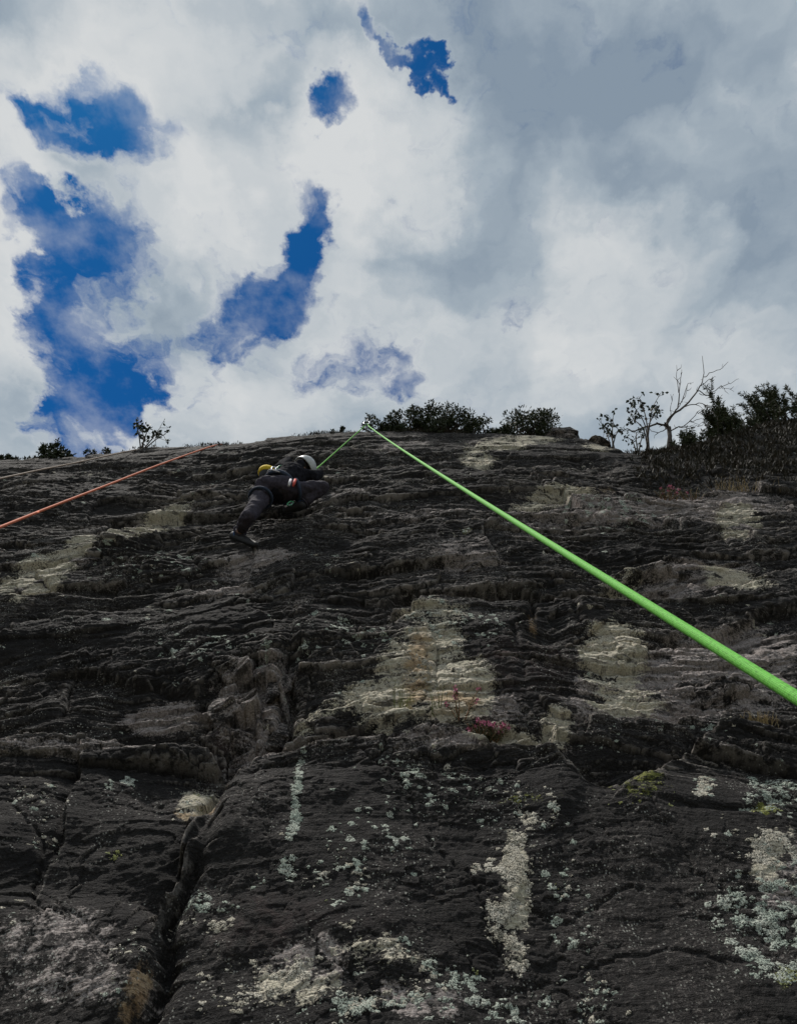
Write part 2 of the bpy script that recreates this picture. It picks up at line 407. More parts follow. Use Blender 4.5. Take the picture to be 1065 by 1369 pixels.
# fine relief
H += fbm(X * 4.2, Tg * 5.5, 4, 101) * (.016 - .005 * lowslab)
H += fbm(X * 22, Tg * 26, 3, 110) * (.0075 - .0025 * lowslab)
cv4, cj4 = cells(X * 13 + fbm(X * 15, Tg * 15, 2, 160) * .25, WS * 22 + fbm(X * 15, Tg * 15, 2, 162) * .25, 60)
H += (cv4 * .016 - .009 * (1 - sstep(0, .16, cj4))) * (.45 + .55 * strat) * sstep(-.25, .3, fbm(X * 2.1, Tg * 2.6, 2, 165))
fade = .30 + .70 * sstep(.0, 1.6, topd)
H *= fade
H *= 1 - .75 * np.exp(-((PX - 325) / 30) ** 2 - ((PY - 725) / 20) ** 2)                        # the foothold
H -= .05 * sstep(.8, 0, topd)

# curvature of the relief: light caught on ledge edges, painted as paler worn rock
def blur(a, n):
    for ax in (0, 1):
        p = np.pad(a, [(n, n) if i == ax else (0, 0) for i in (0, 1)], mode='edge')
        c = np.cumsum(p, axis=ax, dtype=np.float64)
        z = np.zeros_like(np.take(c, [0], axis=ax)); c = np.concatenate([z, c], axis=ax); m = 2 * n + 1
        a = ((np.take(c, range(m, c.shape[ax]), axis=ax) - np.take(c, range(0, c.shape[ax] - m), axis=ax)) / m).astype(np.float32)
    return a
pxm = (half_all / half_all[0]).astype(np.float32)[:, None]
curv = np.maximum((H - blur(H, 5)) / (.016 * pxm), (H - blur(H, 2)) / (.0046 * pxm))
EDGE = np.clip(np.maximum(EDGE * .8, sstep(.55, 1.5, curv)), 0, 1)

# colour patches read off the photograph: (px, py, rx, ry, rot, strength)
PBRK = fbm(X * 2.6, WS * 4.5, 4, 170, .62) * .9 + fbm(X * 9, WS * 16, 3, 176, .6) * .5 + fbm(X * 13, Tg * 10, 4, 178, .6) * 2.6 * lowslab + (BLK[1] * .8 + BLK[2] * 1.1 + BLK[3] * .5) * nolow
def patches(lst):
    acc = np.zeros_like(X)
    for (cx, cy, rx, ry, rot, st) in lst:
        ca, sa = math.cos(R(rot)), math.sin(R(rot)); ex = PX - cx; ey = PY - cy
        a = (ex * ca + ey * sa) / rx; b = (-ex * sa + ey * ca) / ry
        acc = np.maximum(acc, st * np.exp(-(a * a + b * b) ** 1.5))
    return np.clip(acc * (1.3 + PBRK), 0, 1.3)
cream = patches([(520, 925, 60, 28, 0, 1), (570, 905, 62, 46, 0, 1.1), (615, 915, 44, 38, 0, 1.0), (580, 848, 40, 24, 0, .5), (580, 815, 50, 18, 0, .35), (822, 868, 40, 42, 20, .95), (840, 920, 50, 24, 0, .7),
                 (268, 1058, 24, 34, 30, .8), (690, 1190, 18, 80, 0, .5), (50, 765, 46, 20, -20, .8), (100, 735, 36, 10, -25, .6), (215, 690, 40, 14, -30, .65),
                 (170, 715, 40, 9, -15, .55), (20, 780, 24, 24, 0, .6), (745, 958, 22, 22, 0, .7), (670, 970, 55, 10, 5, .7), (985, 775, 50, 14, 10, .6),
                 (800, 595, 24, 8, 0, .3), (690, 590, 70, 10, -8, .4), (640, 605, 26, 20, 0, .35), (985, 700, 30, 26, 0, .55), (740, 665, 60, 12, -8, .45),
                 (1030, 1150, 22, 40, 20, .5), (430, 940, 44, 12, -20, .3), (500, 1280, 60, 24, 0, .3), (390, 1320, 60, 30, 0, .4), (830, 770, 30, 10, 0, .3)])
ochre = patches([(558, 895, 22, 48, 8, .95), (605, 928, 44, 18, 0, .75), (184, 1328, 13, 44, 24, .75), (168, 1360, 10, 24, 20, .7), (262, 1082, 30, 10, 0, .7), (712, 820, 8, 26, 0, .45),
                 (1020, 955, 24, 12, 0, .5), (800, 655, 40, 10, 0, .3)])
grey = patches([(222, 940, 52, 18, -5, 1.3), (890, 905, 120, 50, -5, .95), (1000, 885, 100, 50, 0, .85), (840, 930, 60, 20, 0, .7), (340, 925, 60, 50, -30, .55), (660, 935, 50, 20, 0, .55),
                (640, 980, 120, 14, 0, .5), (920, 775, 80, 20, -8, .65), (940, 680, 120, 24, -4, .6), (780, 690, 120, 30, -6, .4), (1040, 1180, 30, 60, 0, .5), (300, 780, 36, 12, -15, .8),
                (330, 745, 60, 10, -8, .5), (90, 1010, 160, 8, -3, .4), (480, 1003, 160, 8, 0, .55), (410, 1300, 70, 34, -15, .55), (560, 1340, 70, 26, 0, .4), (90, 1270, 90, 46, 0, .35),
                (120, 1330, 110, 30, 0, .3), (620, 740, 60, 18, 0, .4), (560, 690, 80, 12, -6, .35), (460, 660, 60, 8, -8, .35), (520, 600, 60, 10, -10, .3)])
pinkd = patches([(560, 985, 120, 14, 4, .6), (700, 890, 70, 40, 0, .45), (400, 1250, 100, 40, 0, .35), (330, 960, 60, 30, 0, .4), (920, 670, 50, 12, 0, .35)])
moss = patches([(1025, 1085, 18, 12, 0, .5), (125, 985, 20, 12, -30, .4), (1050, 1310, 16, 20, 0, .4), (545, 915, 14, 30, 0, .35), (700, 1075, 60, 8, 0, .25), (860, 1050, 40, 30, 0, .3)])
upper = sstep(1010, 700, PY)

# vertex positions; above the brink the surface rolls over onto the moor
P3 = np.empty(X.shape + (3,), np.float32)
P3[..., 0] = X
tang = fbm(X * 1.7, WS * 4.0, 2, 133) * .006 * strat * fade
for k in (1, 2):
    P3[..., k] = A0[k] + TT[k] * (Tg + tang) + NN[k] * H
ncap = 34
q = np.linspace(0, 1, ncap + 1)[1:]
cap = np.empty((ncap, NC, 3), np.float32)
last = P3[-1]
a = SL; pos = np.zeros(2)
und = [fbm(X[-1] * .5 + 3.1, np.full(NC, i * .35, np.float32), 3, 150) for i in range(ncap)]
for i in range(ncap):
    stp = .05 if i < 14 else .05 + (i - 14) ** 2 * .012
    a = max(R(9), a - R(5.5)); pos = pos + np.array([math.cos(a), math.sin(a)]) * stp
    cap[i, :, 0] = last[:, 0]; cap[i, :, 1] = last[:, 1] + pos[0]
    cap[i, :, 2] = last[:, 2] + pos[1] + und[i] * .10 * min(1, i / 12)
P3 = np.concatenate([P3, cap], axis=0)
NRT = P3.shape[0]
def padcap(arr, v=0.0): return np.concatenate([arr.astype(np.float32), np.full((ncap, NC), v, np.float32)], axis=0)
idx = np.arange(NRT * NC, dtype=np.int32).reshape(NRT, NC)
quads = np.stack([idx[:-1, :-1], idx[:-1, 1:], idx[1:, 1:], idx[1:, :-1]], axis=-1).reshape(-1, 4)
me = bpy.data.meshes.new('cliff')
me.vertices.add(NRT * NC); me.vertices.foreach_set('co', P3.reshape(-1))
me.loops.add(quads.size); me.loops.foreach_set('vertex_index', quads.reshape(-1))
me.polygons.add(len(quads))
me.polygons.foreach_set('loop_start', np.arange(0, quads.size, 4, dtype=np.int32))
me.polygons.foreach_set('loop_total', np.full(len(quads), 4, dtype=np.int32))
me.update(calc_edges=True)
def attr(name, r, g, b, a_):
    at = me.attributes.new(name, 'FLOAT_COLOR', 'POINT')
    at.data.foreach_set('color', np.stack([r, g, b, a_], axis=-1).astype(np.float32).reshape(-1))
attr('stain_litedge', padcap(cream), padcap(ochre), padcap(grey), padcap(EDGE))
attr('tone', padcap(pinkd), padcap(moss), padcap(upper, 1), padcap(np.maximum(lowslab * .85, smooth)))
WSp = np.concatenate([WS, WS[-1:] + np.arange(1, ncap + 1)[:, None] * .05], axis=0).astype(np.float32)
Xp = np.concatenate([X, np.repeat(X[-1:], ncap, axis=0)], axis=0)
at = me.attributes.new('bedding', 'FLOAT_VECTOR', 'POINT')
at.data.foreach_set('vector', np.stack([Xp, WSp, np.zeros_like(Xp)], axis=-1).reshape(-1))

def rock_material(name, with_attr=True):
    m = bpy.data.materials.new(name); m.use_nodes = True
    N_ = NT(m.node_tree); b = N_.n['Principled BSDF']
    pos = N_.new('ShaderNodeNewGeometry').outputs['Position']
    if with_attr:
        a1 = N_.new('ShaderNodeAttribute', attribute_name='stain_litedge'); s1 = N_.new('ShaderNodeSeparateColor'); N_.l.new(a1.outputs['Color'], s1.inputs[0])
        a2 = N_.new('ShaderNodeAttribute', attribute_name='tone'); s2 = N_.new('ShaderNodeSeparateColor'); N_.l.new(a2.outputs['Color'], s2.inputs[0])
        cr_, oc, gr = s1.outputs; ed = a1.outputs['Alpha']; pk, mo, up_ = s2.outputs; low = a2.outputs['Alpha']
        bed = N_.new('ShaderNodeAttribute', attribute_name='bedding').outputs['Vector']
    else:
        cr_, oc, gr, ed, pk, mo, up_, low = 0.05, 0.0, .30, .15, .1, 0.0, .8, 0.0
        bed = N_.comb(N_.sep(pos)[0], N_.sep(pos)[2])
    n1 = N_.noise(pos, 2.2, 4, .62); n2 = N_.noise(pos, 11, 4, .68); n3 = N_.noise(pos, 75, 3, .7)
    st = N_.noise(N_.vmath('MULTIPLY', bed, (1.6, 13, 1)), 1.0, 5, .70, .4)
    st2 = N_.noise(N_.vmath('MULTIPLY', bed, (7, 60, 1)), 1.0, 4, .72, .3)
    base = N_.mix(N_.ramp(n1, .35, .7), (.0195, .0182, .0178), (.031, .0278, .0265))
    base = N_.mix(N_.math('MULTIPLY', N_.ramp(n3, .545, .63), N_.math('MULTIPLY', N_.ramp(n1, .38, .68, .08, .75), N_.math('MULTIPLY_ADD', low, -.45, 1.0))), base, (.20, .178, .165))
    n4 = N_.noise(N_.vmath('MULTIPLY', bed, (26, 38, 1)) if with_attr else N_.vmath('SCALE', pos, scale=30), 1.0, 4, .78)
    base = N_.mix(N_.math('MULTIPLY', N_.ramp(n4, .555, .615), N_.ramp(N_.noise(pos, 1.1, 3, .6), .36, .62, .06, .55)), base, (.205, .185, .172))
    base = N_.mix(N_.math('MULTIPLY', pk, N_.ramp(n2, .35, .65)), base, (.115, .074, .070))
    # pale streaks along the beds
    sf = N_.math('MULTIPLY', N_.ramp(st, .54, .66), N_.math('MULTIPLY', N_.math('MULTIPLY_ADD', up_, .42, .12), N_.math('SUBTRACT', 1.0, low)))
    base = N_.mix(sf, base, (.18, .166, .162))
    sf2 = N_.math('MULTIPLY', N_.ramp(st2, .57, .66), N_.math('MULTIPLY', N_.math('MULTIPLY_ADD', up_, .60, .25), N_.math('MULTIPLY_ADD', low, -.85, 1.0)))
    base = N_.mix(sf2, base, (.34, .312, .298))
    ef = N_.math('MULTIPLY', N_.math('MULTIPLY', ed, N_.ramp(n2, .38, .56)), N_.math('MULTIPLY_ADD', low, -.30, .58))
    base = N_.mix(ef, base, (.48, .435, .395))  # edge highlights painted into the rock colour
    blk = N_.ramp(N_.noise(N_.vmath('MULTIPLY', pos, (1.0, .6, .6)), .85, 5, .62), .44, .60)          # black lichen film
    base = N_.mix(N_.math('MULTIPLY', blk, N_.math('MULTIPLY_ADD', low, .35, .50)), base, (.0190, .0178, .0178))
    brk = N_.math('MULTIPLY_ADD', N_.math('ADD', N_.math('SUBTRACT', n2, .5), N_.math('SUBTRACT', n3, .5)), 1.1, 0.0)
    brk = N_.math('ADD', brk, N_.math('MULTIPLY', N_.math('SUBTRACT', st2, .5), .9))
    def patch(mask, col, lo, hi, amt, base):
        f = N_.math('MULTIPLY', N_.ramp(N_.math('ADD', mask, N_.math('MULTIPLY', brk, N_.ramp(mask, .02, .25))), lo, hi), amt)
        return N_.mix(f, base, col)
    gcol = N_.mix(N_.ramp(n3, .3, .7), (.22, .188, .178), (.49, .435, .41))
    base = patch(gr, gcol, .20, .60, .92, base)
    ccol = N_.mix(N_.ramp(n3, .3, .72), (.40, .36, .285), (.78, .72, .58))
    ccol = N_.mix(N_.math('MULTIPLY', N_.ramp(n2, .48, .66), .45), ccol, (.46, .44, .32))
    base = patch(cr_, ccol, .20, .50, .97, base)
    ocol = N_.mix(N_.ramp(n2, .35, .65), (.40, .25, .13), (.58, .43, .26))
    base = patch(oc, ocol, .28, 1.0, .75, base)
    anyp = N_.math('MAXIMUM', N_.math('MAXIMUM', cr_, oc), gr)
    crust = N_.math('MAXIMUM', N_.math('MULTIPLY', N_.ramp(st, .47, .40), .85), N_.math('MULTIPLY', N_.ramp(n4, .45, .40), .75))
    crust = N_.math('MULTIPLY', N_.math('MULTIPLY', crust, N_.ramp(anyp, .15, .4)), N_.ramp(n2, .66, .44))
    base = N_.mix(crust, base, (.030, .028, .028))
    base = patch(mo, (.20, .21, .055), .35, .65, .9, base)
    # flecks of quartz and small crusts
    vo = N_.new('ShaderNodeTexVoronoi', feature='F1'); vo.inputs['Scale'].default_value = 70
    N_.put(vo.inputs['Vector'], N_.vmath('ADD', pos, N_.vmath('SCALE', N_.noise(pos, 90, 2, out='Color'), scale=.012)))
    fl = N_.math('MULTIPLY', N_.ramp(vo.outputs['Distance'], .38, .24), N_.ramp(N_.math('ADD', n1, N_.math('MULTIPLY', n2, .6)), .78, .94))
    base = N_.mix(N_.math('MULTIPLY', N_.math('MULTIPLY', fl, .9), N_.ramp(N_.sep(vo.outputs['Color'])[0], .45, .8)), base, (.42, .42, .38))
    N_.l.new(base, b.inputs['Base Color'])
    b.inputs['Roughness'].default_value = .82; b.inputs['Specular IOR Level'].default_value = .14
    hgt = N_.math('ADD', N_.math('MULTIPLY', n3, .5), N_.math('ADD', N_.math('MULTIPLY', n2, .5), N_.math('MULTIPLY', st2, .55)))
    bn = N_.new('ShaderNodeBump'); bn.inputs['Distance'].default_value = .034; bn.inputs['Strength'].default_value = 1.0
    N_.l.new(hgt, bn.inputs['Height']); N_.l.new(bn.outputs[0], b.inputs['Normal'])
    return m
ROCK = rock_material('dark_lichened_rock')
ROCK2 = rock_material('loose_rock', False)
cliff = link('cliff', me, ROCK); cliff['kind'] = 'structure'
SURF = P3                                                                             # the surface, for setting things on it
def cliff_at(px, py, lift=0.0):
    """point of the real surface nearest the spot whose bare-plane position is seen at (px, py)"""
    i = np.argmin((PX - px) ** 2 + (PY - py) ** 2); r, c = divmod(int(i), NC)
    return P3[r, c].astype(float) + NN * lift
def crest(px, row=8):
    """point on the rounded brink in the direction px of the photograph (row = how far over the edge)"""
    r = NRT - ncap + row
    dd = np.abs(532.5 + F * P3[r, :, 0] / ((P3[r, :, 1] + P3[r, :, 2] - 1.6) * S2) - px)
    return P3[r, int(np.argmin(dd))].astype(float)
def along(px, py, ydist):
    """point at world distance y in direction of a photograph pixel"""
    dr = ray(px, py); return CAM + dr * (ydist / dr[1])

# ------------------------------------------------------------------ ground at the foot, out to the horizon
gm = simple_mat('ground_turf', (.075, .08, .04), .95, .4, 1.2, .03, .1, hue=(.10, .085, .055))
n = 60; gx = np.sign(np.linspace(-1, 1, n)) * np.abs(np.linspace(-1, 1, n)) ** 3 * 1500
GXX, GYY = np.meshgrid(gx, gx)
GZ = fbm(GXX * .4, GYY * .4, 3, 5) * .12 - .05
gv = np.stack([GXX, GYY, GZ], -1).reshape(-1, 3)
gf = [(i * n + j, i * n + j + 1, (i + 1) * n + j + 1, (i + 1) * n + j) for i in range(n - 1) for j in range(n - 1)]
ground = mesh_obj('ground', gv, gf, gm); ground['kind'] = 'structure'

# ------------------------------------------------------------------ broken blocks wedged in the face (pieces of the cliff)
def rock_mesh(name, seed, sharp=.5):
    r = random.Random(seed); bm = bmesh.new()
    bmesh.ops.create_icosphere(bm, subdivisions=3, radius=1)
    planes = []
    for _ in range(11):
        nrm = Vector((r.gauss(0, 1), r.gauss(0, 1), r.gauss(0, 1))).normalized(); planes.append((nrm, r.uniform(.55, .85)))
    for v in bm.verts:
        for nrm, dd in planes:
            k = v.co.dot(nrm)
            if k > dd: v.co -= nrm * (k - dd) * .96
        a = v.co * 3 + Vector((seed, 0, 0))
        v.co += v.co.normalized() * .05 * (math.sin(a.x * 2.1 + a.y) + math.sin(a.y * 3.3 + a.z * 1.7) + math.sin(a.z * 5 + a.x * 4) * .6)
    m = bpy.data.meshes.new(name); bm.to_mesh(m); bm.free(); return m
ROCKS = [rock_mesh('rock', k) for k in range(6)]
for m_ in ROCKS: m_.materials.append(ROCK2)
def set_rock(px, py, w, h_, dp, k, name='rock', parent=cliff, pos=None, tilt=0.0, sink=.25):
    o = bpy.data.objects.new(name, ROCKS[k % 6]); COL.objects.link(o)
    p = cliff_at(px, py) if pos is None else pos
    p = p - NN * dp * sink
    m3 = Matrix(((1, 0, 0), (0, TT[1], NN[1]), (0, TT[2], NN[2]))).to_4x4()
    o.matrix_world = Matrix.Translation(Vector(p)) @ m3 @ Matrix.Rotation(tilt, 4, 'Z') @ Matrix.Diagonal((w / 2, h_ / 2, dp / 2, 1))
    if parent:
        o.parent = parent; o.matrix_parent_inverse = parent.matrix_world.inverted()
    return o
rr = random.Random(3)
for i, (px, py, w, h_) in enumerate([(318, 905, .34, .24), (352, 918, .30, .24), (300, 938, .28, .30), (338, 955, .30, .22), (365, 950, .20, .30), (372, 905, .20, .30),
        (312, 975, .26, .16), (275, 1015, .22, .24), (282, 990, .20, .14), (652, 972, .36, .10), (610, 966, .30, .09), (700, 975, .26, .08), (745, 958, .20, .16), (420, 905, .22, .2),
        (985, 705, .42, .34), (925, 678, .40, .26), (870, 690, .34, .2), (1035, 690, .4, .22), (830, 655, .36, .2), (840, 700, .5, .2), (300, 778, .42, .2), (330, 745, .34, .16),
        (215, 690, .30, .22), (190, 702, .30, .16), (55, 768, .36, .34), (30, 775, .26, .3), (110, 742, .4, .16), (160, 715, .5, .14), (905, 775, .46, .2), (1000, 775, .36, .24), (960, 790, .3, .2),
        (720, 600, .5, .3), (640, 590, .4, .36), (560, 600, .5, .2), (240, 665, .5, .14), (465, 815, .3, .1), (640, 745, .4, .14), (560, 760, .4, .14)]):
    set_rock(px, py, w, h_, .16, i, tilt=rr.uniform(-.4, .4), sink=.62 if i < 14 else .46)

# ------------------------------------------------------------------ lichen crusts: rosettes laid on the rock
def lichen_density(lst):
    acc = np.zeros_like(X)
    for (cx, cy, rx, ry, rot, st) in lst:
        ca, sa = math.cos(R(rot)), math.sin(R(rot)); ex = PX - cx; ey = PY - cy
        a_ = (ex * ca + ey * sa) / rx; b_ = (-ex * sa + ey * ca) / ry
        acc += st * np.exp(-(a_ * a_ + b_ * b_) ** 1.6)
    return acc
CELL = ((half_all[:, None] * np.gradient(um)[None, :]) * np.gradient(np.concatenate([tlow, T0 + (9.4 - T0) * tn]))[:, None] / (half_all[:, None] / half_all[nlow]) ** 1.6).astype(np.float32)
CELL *= (PX > -250) & (PX < 1320) & (PY < 1450)
RAG = np.clip(.15 + 2.6 * (fbm(X * 8, Tg * 8, 4, 185, .65) + .08), .02, 2) ** 1.6
def lichen(name, mat, label, dens, count, rmin, rmax, seed):
    g = np.random.default_rng(seed)
    w = np.clip(dens, 0, None) * CELL * RAG; w[:3] = 0; w[-30:] = 0; w[:, :3] = 0; w[:, -3:] = 0
    cs = np.cumsum(w.reshape(-1).astype(np.float64)); pick = np.searchsorted(cs, g.random(count) * cs[-1])
    ri, ci = np.divmod(pick, NC); V = []; Fc = []
    K = 9
    rows = P3[:NRT - ncap]
    for r_, c_ in zip(ri, ci):
        rad = rmin + (rmax - rmin) * g.random() ** 4.2
        rad *= (half_all[r_] / half_all[nlow]) ** .7
        dxc = np.linalg.norm(rows[r_, min(c_ + 2, NC - 1)] - rows[r_, c_ - 2]) / 4 + 1e-5
        dtr = np.linalg.norm(rows[min(r_ + 2, len(rows) - 1), c_] - rows[r_ - 2, c_]) / 4 + 1e-5
        o = len(V); el = g.uniform(.45, 1.0); ph = g.random() * 6.28; jit = g.uniform(.35, 1.3, K)
        for ring, lift in ((0, .0016), (.7, .0019), (1, -.0008)):
            kk = 1 if ring == 0 else K
            for k in range(kk):
                an = ph + 2 * math.pi * k / K
                rr_ = ring * rad * (jit[k] if ring else 1)
                fc = min(max(c_ + rr_ * math.cos(an) / dxc, 1), NC - 2.01); fr = min(max(r_ + rr_ * el * math.sin(an) / dtr, 1), len(rows) - 2.01)
                i0, j0 = int(fr), int(fc); a_, b_ = fr - i0, fc - j0
                p = (rows[i0, j0] * (1 - a_) * (1 - b_) + rows[i0 + 1, j0] * a_ * (1 - b_) + rows[i0, j0 + 1] * (1 - a_) * b_ + rows[i0 + 1, j0 + 1] * a_ * b_)
                V.append(p + NN * lift)
        for k in range(K):
            k2 = (k + 1) % K
            Fc.append((o, o + 1 + k, o + 1 + k2)); Fc.append((o + 1 + k, o + 1 + K + k, o + 1 + K + k2, o + 1 + k2))
    ob = mesh_obj(name, V, Fc, mat); tag(ob, label, 'lichen', kind='stuff'); return ob
def lichen_mat(name, a_, b_, c_):
    m = bpy.data.materials.new(name); m.use_nodes = True; L = NT(m.node_tree); bs = L.n['Principled BSDF']
    pos = L.new('ShaderNodeNewGeometry').outputs['Position']
    n1 = L.noise(pos, 9, 3, .6); n2 = L.noise(pos, 150, 4, .75)
    col = L.mix(L.ramp(n1, .35, .65), a_, b_); col = L.mix(L.ramp(n2, .47, .57), col, c_)
    L.l.new(col, bs.inputs['Base Color']); bs.inputs['Roughness'].default_value = .95; bs.inputs['Specular IOR Level'].default_value = .1
    bn = L.new('ShaderNodeBump'); bn.inputs['Distance'].default_value = .006; L.l.new(n2, bn.inputs['Height']); L.l.new(bn.outputs[0], bs.inputs['Normal'])
    return m
LG = lichen_mat('grey_green_lichen', (.40, .46, .39), (.58, .61, .53), (.055, .056, .05))
LC = lichen_mat('cream_lichen', (.52, .48, .39), (.66, .62, .53), (.075, .068, .055))
LY = lichen_mat('yellow_lichen', (.36, .37, .13), (.33, .36, .20), (.13, .13, .05))
scat = np.clip(fbm(X * 1.9, Tg * 1.9, 3, 181) * 2.2 - .25, 0, 1.2) ** 1.5
lows = sstep(1000, 1040, PY)
dg = lichen_density([(985, 1235, 34, 50, -10, 5), (1030, 1260, 46, 44, 20, 6), (1045, 1200, 26, 40, 0, 3), (1035, 1050, 34, 26, 10, 4), (1010, 1090, 22, 22, 0, 2.5), (1090, 1230, 50, 90, 0, 4),
        (400, 1055, 5, 42, 6, 9), (394, 1120, 5, 48, 6, 6), (388, 1165, 9, 18, 0, 4), (440, 1165, 34, 10, 0, 3.5), (455, 1195, 26, 16, 0, 2), (272, 1212, 10, 12, 0, 5), (250, 1215, 10, 12, 0, 4), (300, 1225, 40, 10, 0, 1.5),
        (350, 1190, 14, 8, 0, 2), (590, 1285, 22, 16, 0, 2.5), (610, 1300, 36, 18, -20, 3), (545, 1265, 18, 14, 0, 2), (680, 1092, 16, 14, 0, 3.5), (745, 1180, 12, 18, 0, 2.5), (742, 1228, 10, 12, 0, 3), (600, 1060, 60, 36, 0, .8),
        (560, 1045, 30, 14, 0, 1.2), (520, 1030, 30, 14, 0, 1.5), (780, 1250, 30, 16, 0, 1.2), (160, 1048, 16, 10, -30, 3), (60, 1150, 16, 10, 0, 2), (330, 870, 110, 16, -4, 1.0), (260, 855, 60, 9, -6, 1.6), (60, 985, 50, 12, -6, 1.5),
        (470, 835, 60, 26, 0, 1.2), (940, 960, 14, 10, 0, 4), (870, 965, 14, 8, 0, 2), (500, 1120, 60, 40, 0, .5), (620, 1340, 90, 24, 0, 1.3), (760, 1330, 70, 26, 0, .9), (480, 1350, 60, 16, -12, 2.2), (940, 1050, 14, 24, 0, 1.5),
        (820, 700, 60, 18, 0, .8), (800, 680, 40, 14, 0, 1.2), (610, 830, 60, 24, 0, 1.2), (200, 745, 80, 20, 0, .8)]) + .42 * scat * lows + .22 * scat * (1 - lows)
lichen('grey_lichen', LG, 'grey-green crusty lichen rosettes dotted over the dark rock', dg, 9000, .0022, .024, 5)
dc = lichen_density([(690, 1150, 16, 44, 0, 6), (688, 1200, 20, 44, 0, 7), (690, 1255, 16, 36, 0, 5), (660, 1150, 14, 12, 0, 3), (640, 1158, 10, 6, 0, 2), (705, 1100, 10, 16, 0, 3), (940, 1052, 9, 20, 10, 6), (1020, 1140, 20, 26, 25, 4), (1050, 1145, 12, 40, -10, 4),
        (520, 1265, 12, 12, 0, 4), (510, 1282, 10, 9, 0, 4), (555, 1278, 8, 8, 0, 3), (468, 1248, 8, 6, 0, 4), (390, 1310, 30, 12, -35, 3), (420, 1290, 30, 12, -35, 3), (520, 1335, 40, 14, -10, 2), (580, 1310, 20, 14, 0, 2), (660, 1220, 10, 30, 0, 2),
        (560, 895, 50, 30, 0, .8), (590, 815, 40, 14, 0, 1.5), (300, 1245, 30, 8, 0, 1.5), (330, 1320, 60, 40, 0, .7), (240, 1230, 20, 10, 0, 1), (50, 760, 30, 14, -20, .8)]) + .22 * scat * lows + .15 * scat
lichen('cream_lichen', LC, 'cream lichen crusts in a column down the lower slab and in flecks', dc, 7000, .0022, .022, 6)
dy = lichen_density([(1020, 1088, 14, 9, 0, 6), (1050, 1315, 14, 14, 0, 4), (152, 1141, 8, 6, 0, 5), (433, 1213, 6, 6, 0, 5), (125, 985, 14, 7, -40, 5), (745, 1175, 8, 14, 0, 1), (640, 1285, 16, 5, -20, 2), (850, 1055, 50, 26, 10, .35), (270, 1055, 16, 16, 0, 1), (500, 840, 60, 14, 0, .3)])
lichen('yellow_lichen', LY, 'small yellow-green lichen patches at the right edge and left of the crack', dy, 420, .004, .016, 8)

# ------------------------------------------------------------------ ropes
def rope_mat(name, a_, b_, pitch=900.0):
    m = bpy.data.materials.new(name); m.use_nodes = True; L = NT(m.node_tree); bs = L.n['Principled BSDF']
    tcn = L.new('ShaderNodeAttribute', attribute_name='lay').outputs['Vector']
    p = L.sep(tcn)
    w1_ = L.math('SINE', L.math('ADD', L.math('MULTIPLY', p[0], 6.2832 * 5), L.math('MULTIPLY', p[1], pitch)))
    w2_ = L.math('SINE', L.math('SUBTRACT', L.math('MULTIPLY', p[0], 6.2832 * 5), L.math('MULTIPLY', p[1], pitch)))
    wv = L.math('MULTIPLY', w1_, w2_)
    nz = L.noise(L.vmath('MULTIPLY', tcn, (9, 160, 1)), 1.0, 4, .7)
    col = L.mix(L.ramp(wv, -.4, .6), a_, b_); col = L.mix(L.ramp(nz, .46, .66, 0, .8), col, tuple(c * .5 for c in a_))
    L.l.new(col, bs.inputs['Base Color']); bs.inputs['Roughness'].default_value = .75; bs.inputs['Specular IOR Level'].default_value = .25
    bn = L.new('ShaderNodeBump'); bn.inputs['Distance'].default_value = .0003; bn.inputs['Strength'].default_value = .4; L.l.new(wv, bn.inputs['Height']); L.l.new(bn.outputs[0], bs.inputs['Normal'])
    return m
def rope(name, pts, rad, mat, label, sides=14):
    V, Fc = tube(pts, rad, sides)
    ob = mesh_obj(name, V, Fc, mat); m = ob.data
    L = 0; lay = []
    pv = [Vector(p) for p in pts]
    for i, p in enumerate(pv):
        if i: L += (p - pv[i - 1]).length
        for k in range(sides): lay.append((min(k, sides - k) / sides * 2, L, 0))
    at_ = m.attributes.new('lay', 'FLOAT_VECTOR', 'POINT'); at_.data.foreach_set('vector', np.array(lay, np.float32).reshape(-1))
    tag(ob, label, 'rope'); return ob
GREEN = rope_mat('green_rope_sheath', (.145, .50, .06), (.215, .62, .11))
ORANGE = rope_mat('orange_rope_sheath', (.64, .155, .075), (.72, .23, .12))
TAN = rope_mat('tan_rope_sheath', (.28, .21, .16), (.36, .28, .22))

ANCH = onplane(490, 568, .22)
RR = .0080
near = CAM + ray(1072, 928) * .86
far_ = ANCH + np.array([.02, -.01, -.03])
drv = (near - far_); drv /= np.linalg.norm(drv)
end1 = near + drv * 1.1
sag = []
for k in range(41):
    f = k / 40; p = far_ * (1 - f) + end1 * f
    p = p + np.array([0, 0, -1]) * .10 * f * (1 - f) * 4 * 0.35
    sag.append(p)
JH = float(np.mean([np.dot(cliff_at(a_, b_) - A0, NN) for a_, b_ in ((330, 720), (366, 660), (400, 680), (345, 690))]))   # rock relief where the climber stands
def Q(px, py, out): return Vector(onplane(px, py, out + JH))
TIE = np.array(Q(381, 664, .24))
up_ = [TIE * (1 - f) + (ANCH + np.array([-.02, -.01, -.03])) * f for f in np.linspace(0, 1, 16)]
bend = [ANCH + np.array([-.012, -.012, .0]), ANCH + np.array([0, -.014, .012]), ANCH + np.array([.012, -.012, 0])]
tail = [Vector(end1) + Vector((.10, .05, -.35)), Vector((end1[0] + .16, end1[1] + .12, .45)), Vector((end1[0] + .12, end1[1] + .25, .03)), Vector((end1[0] - .2, end1[1] + .6, .03)), Vector((end1[0] + .3, end1[1] + .75, .03))]
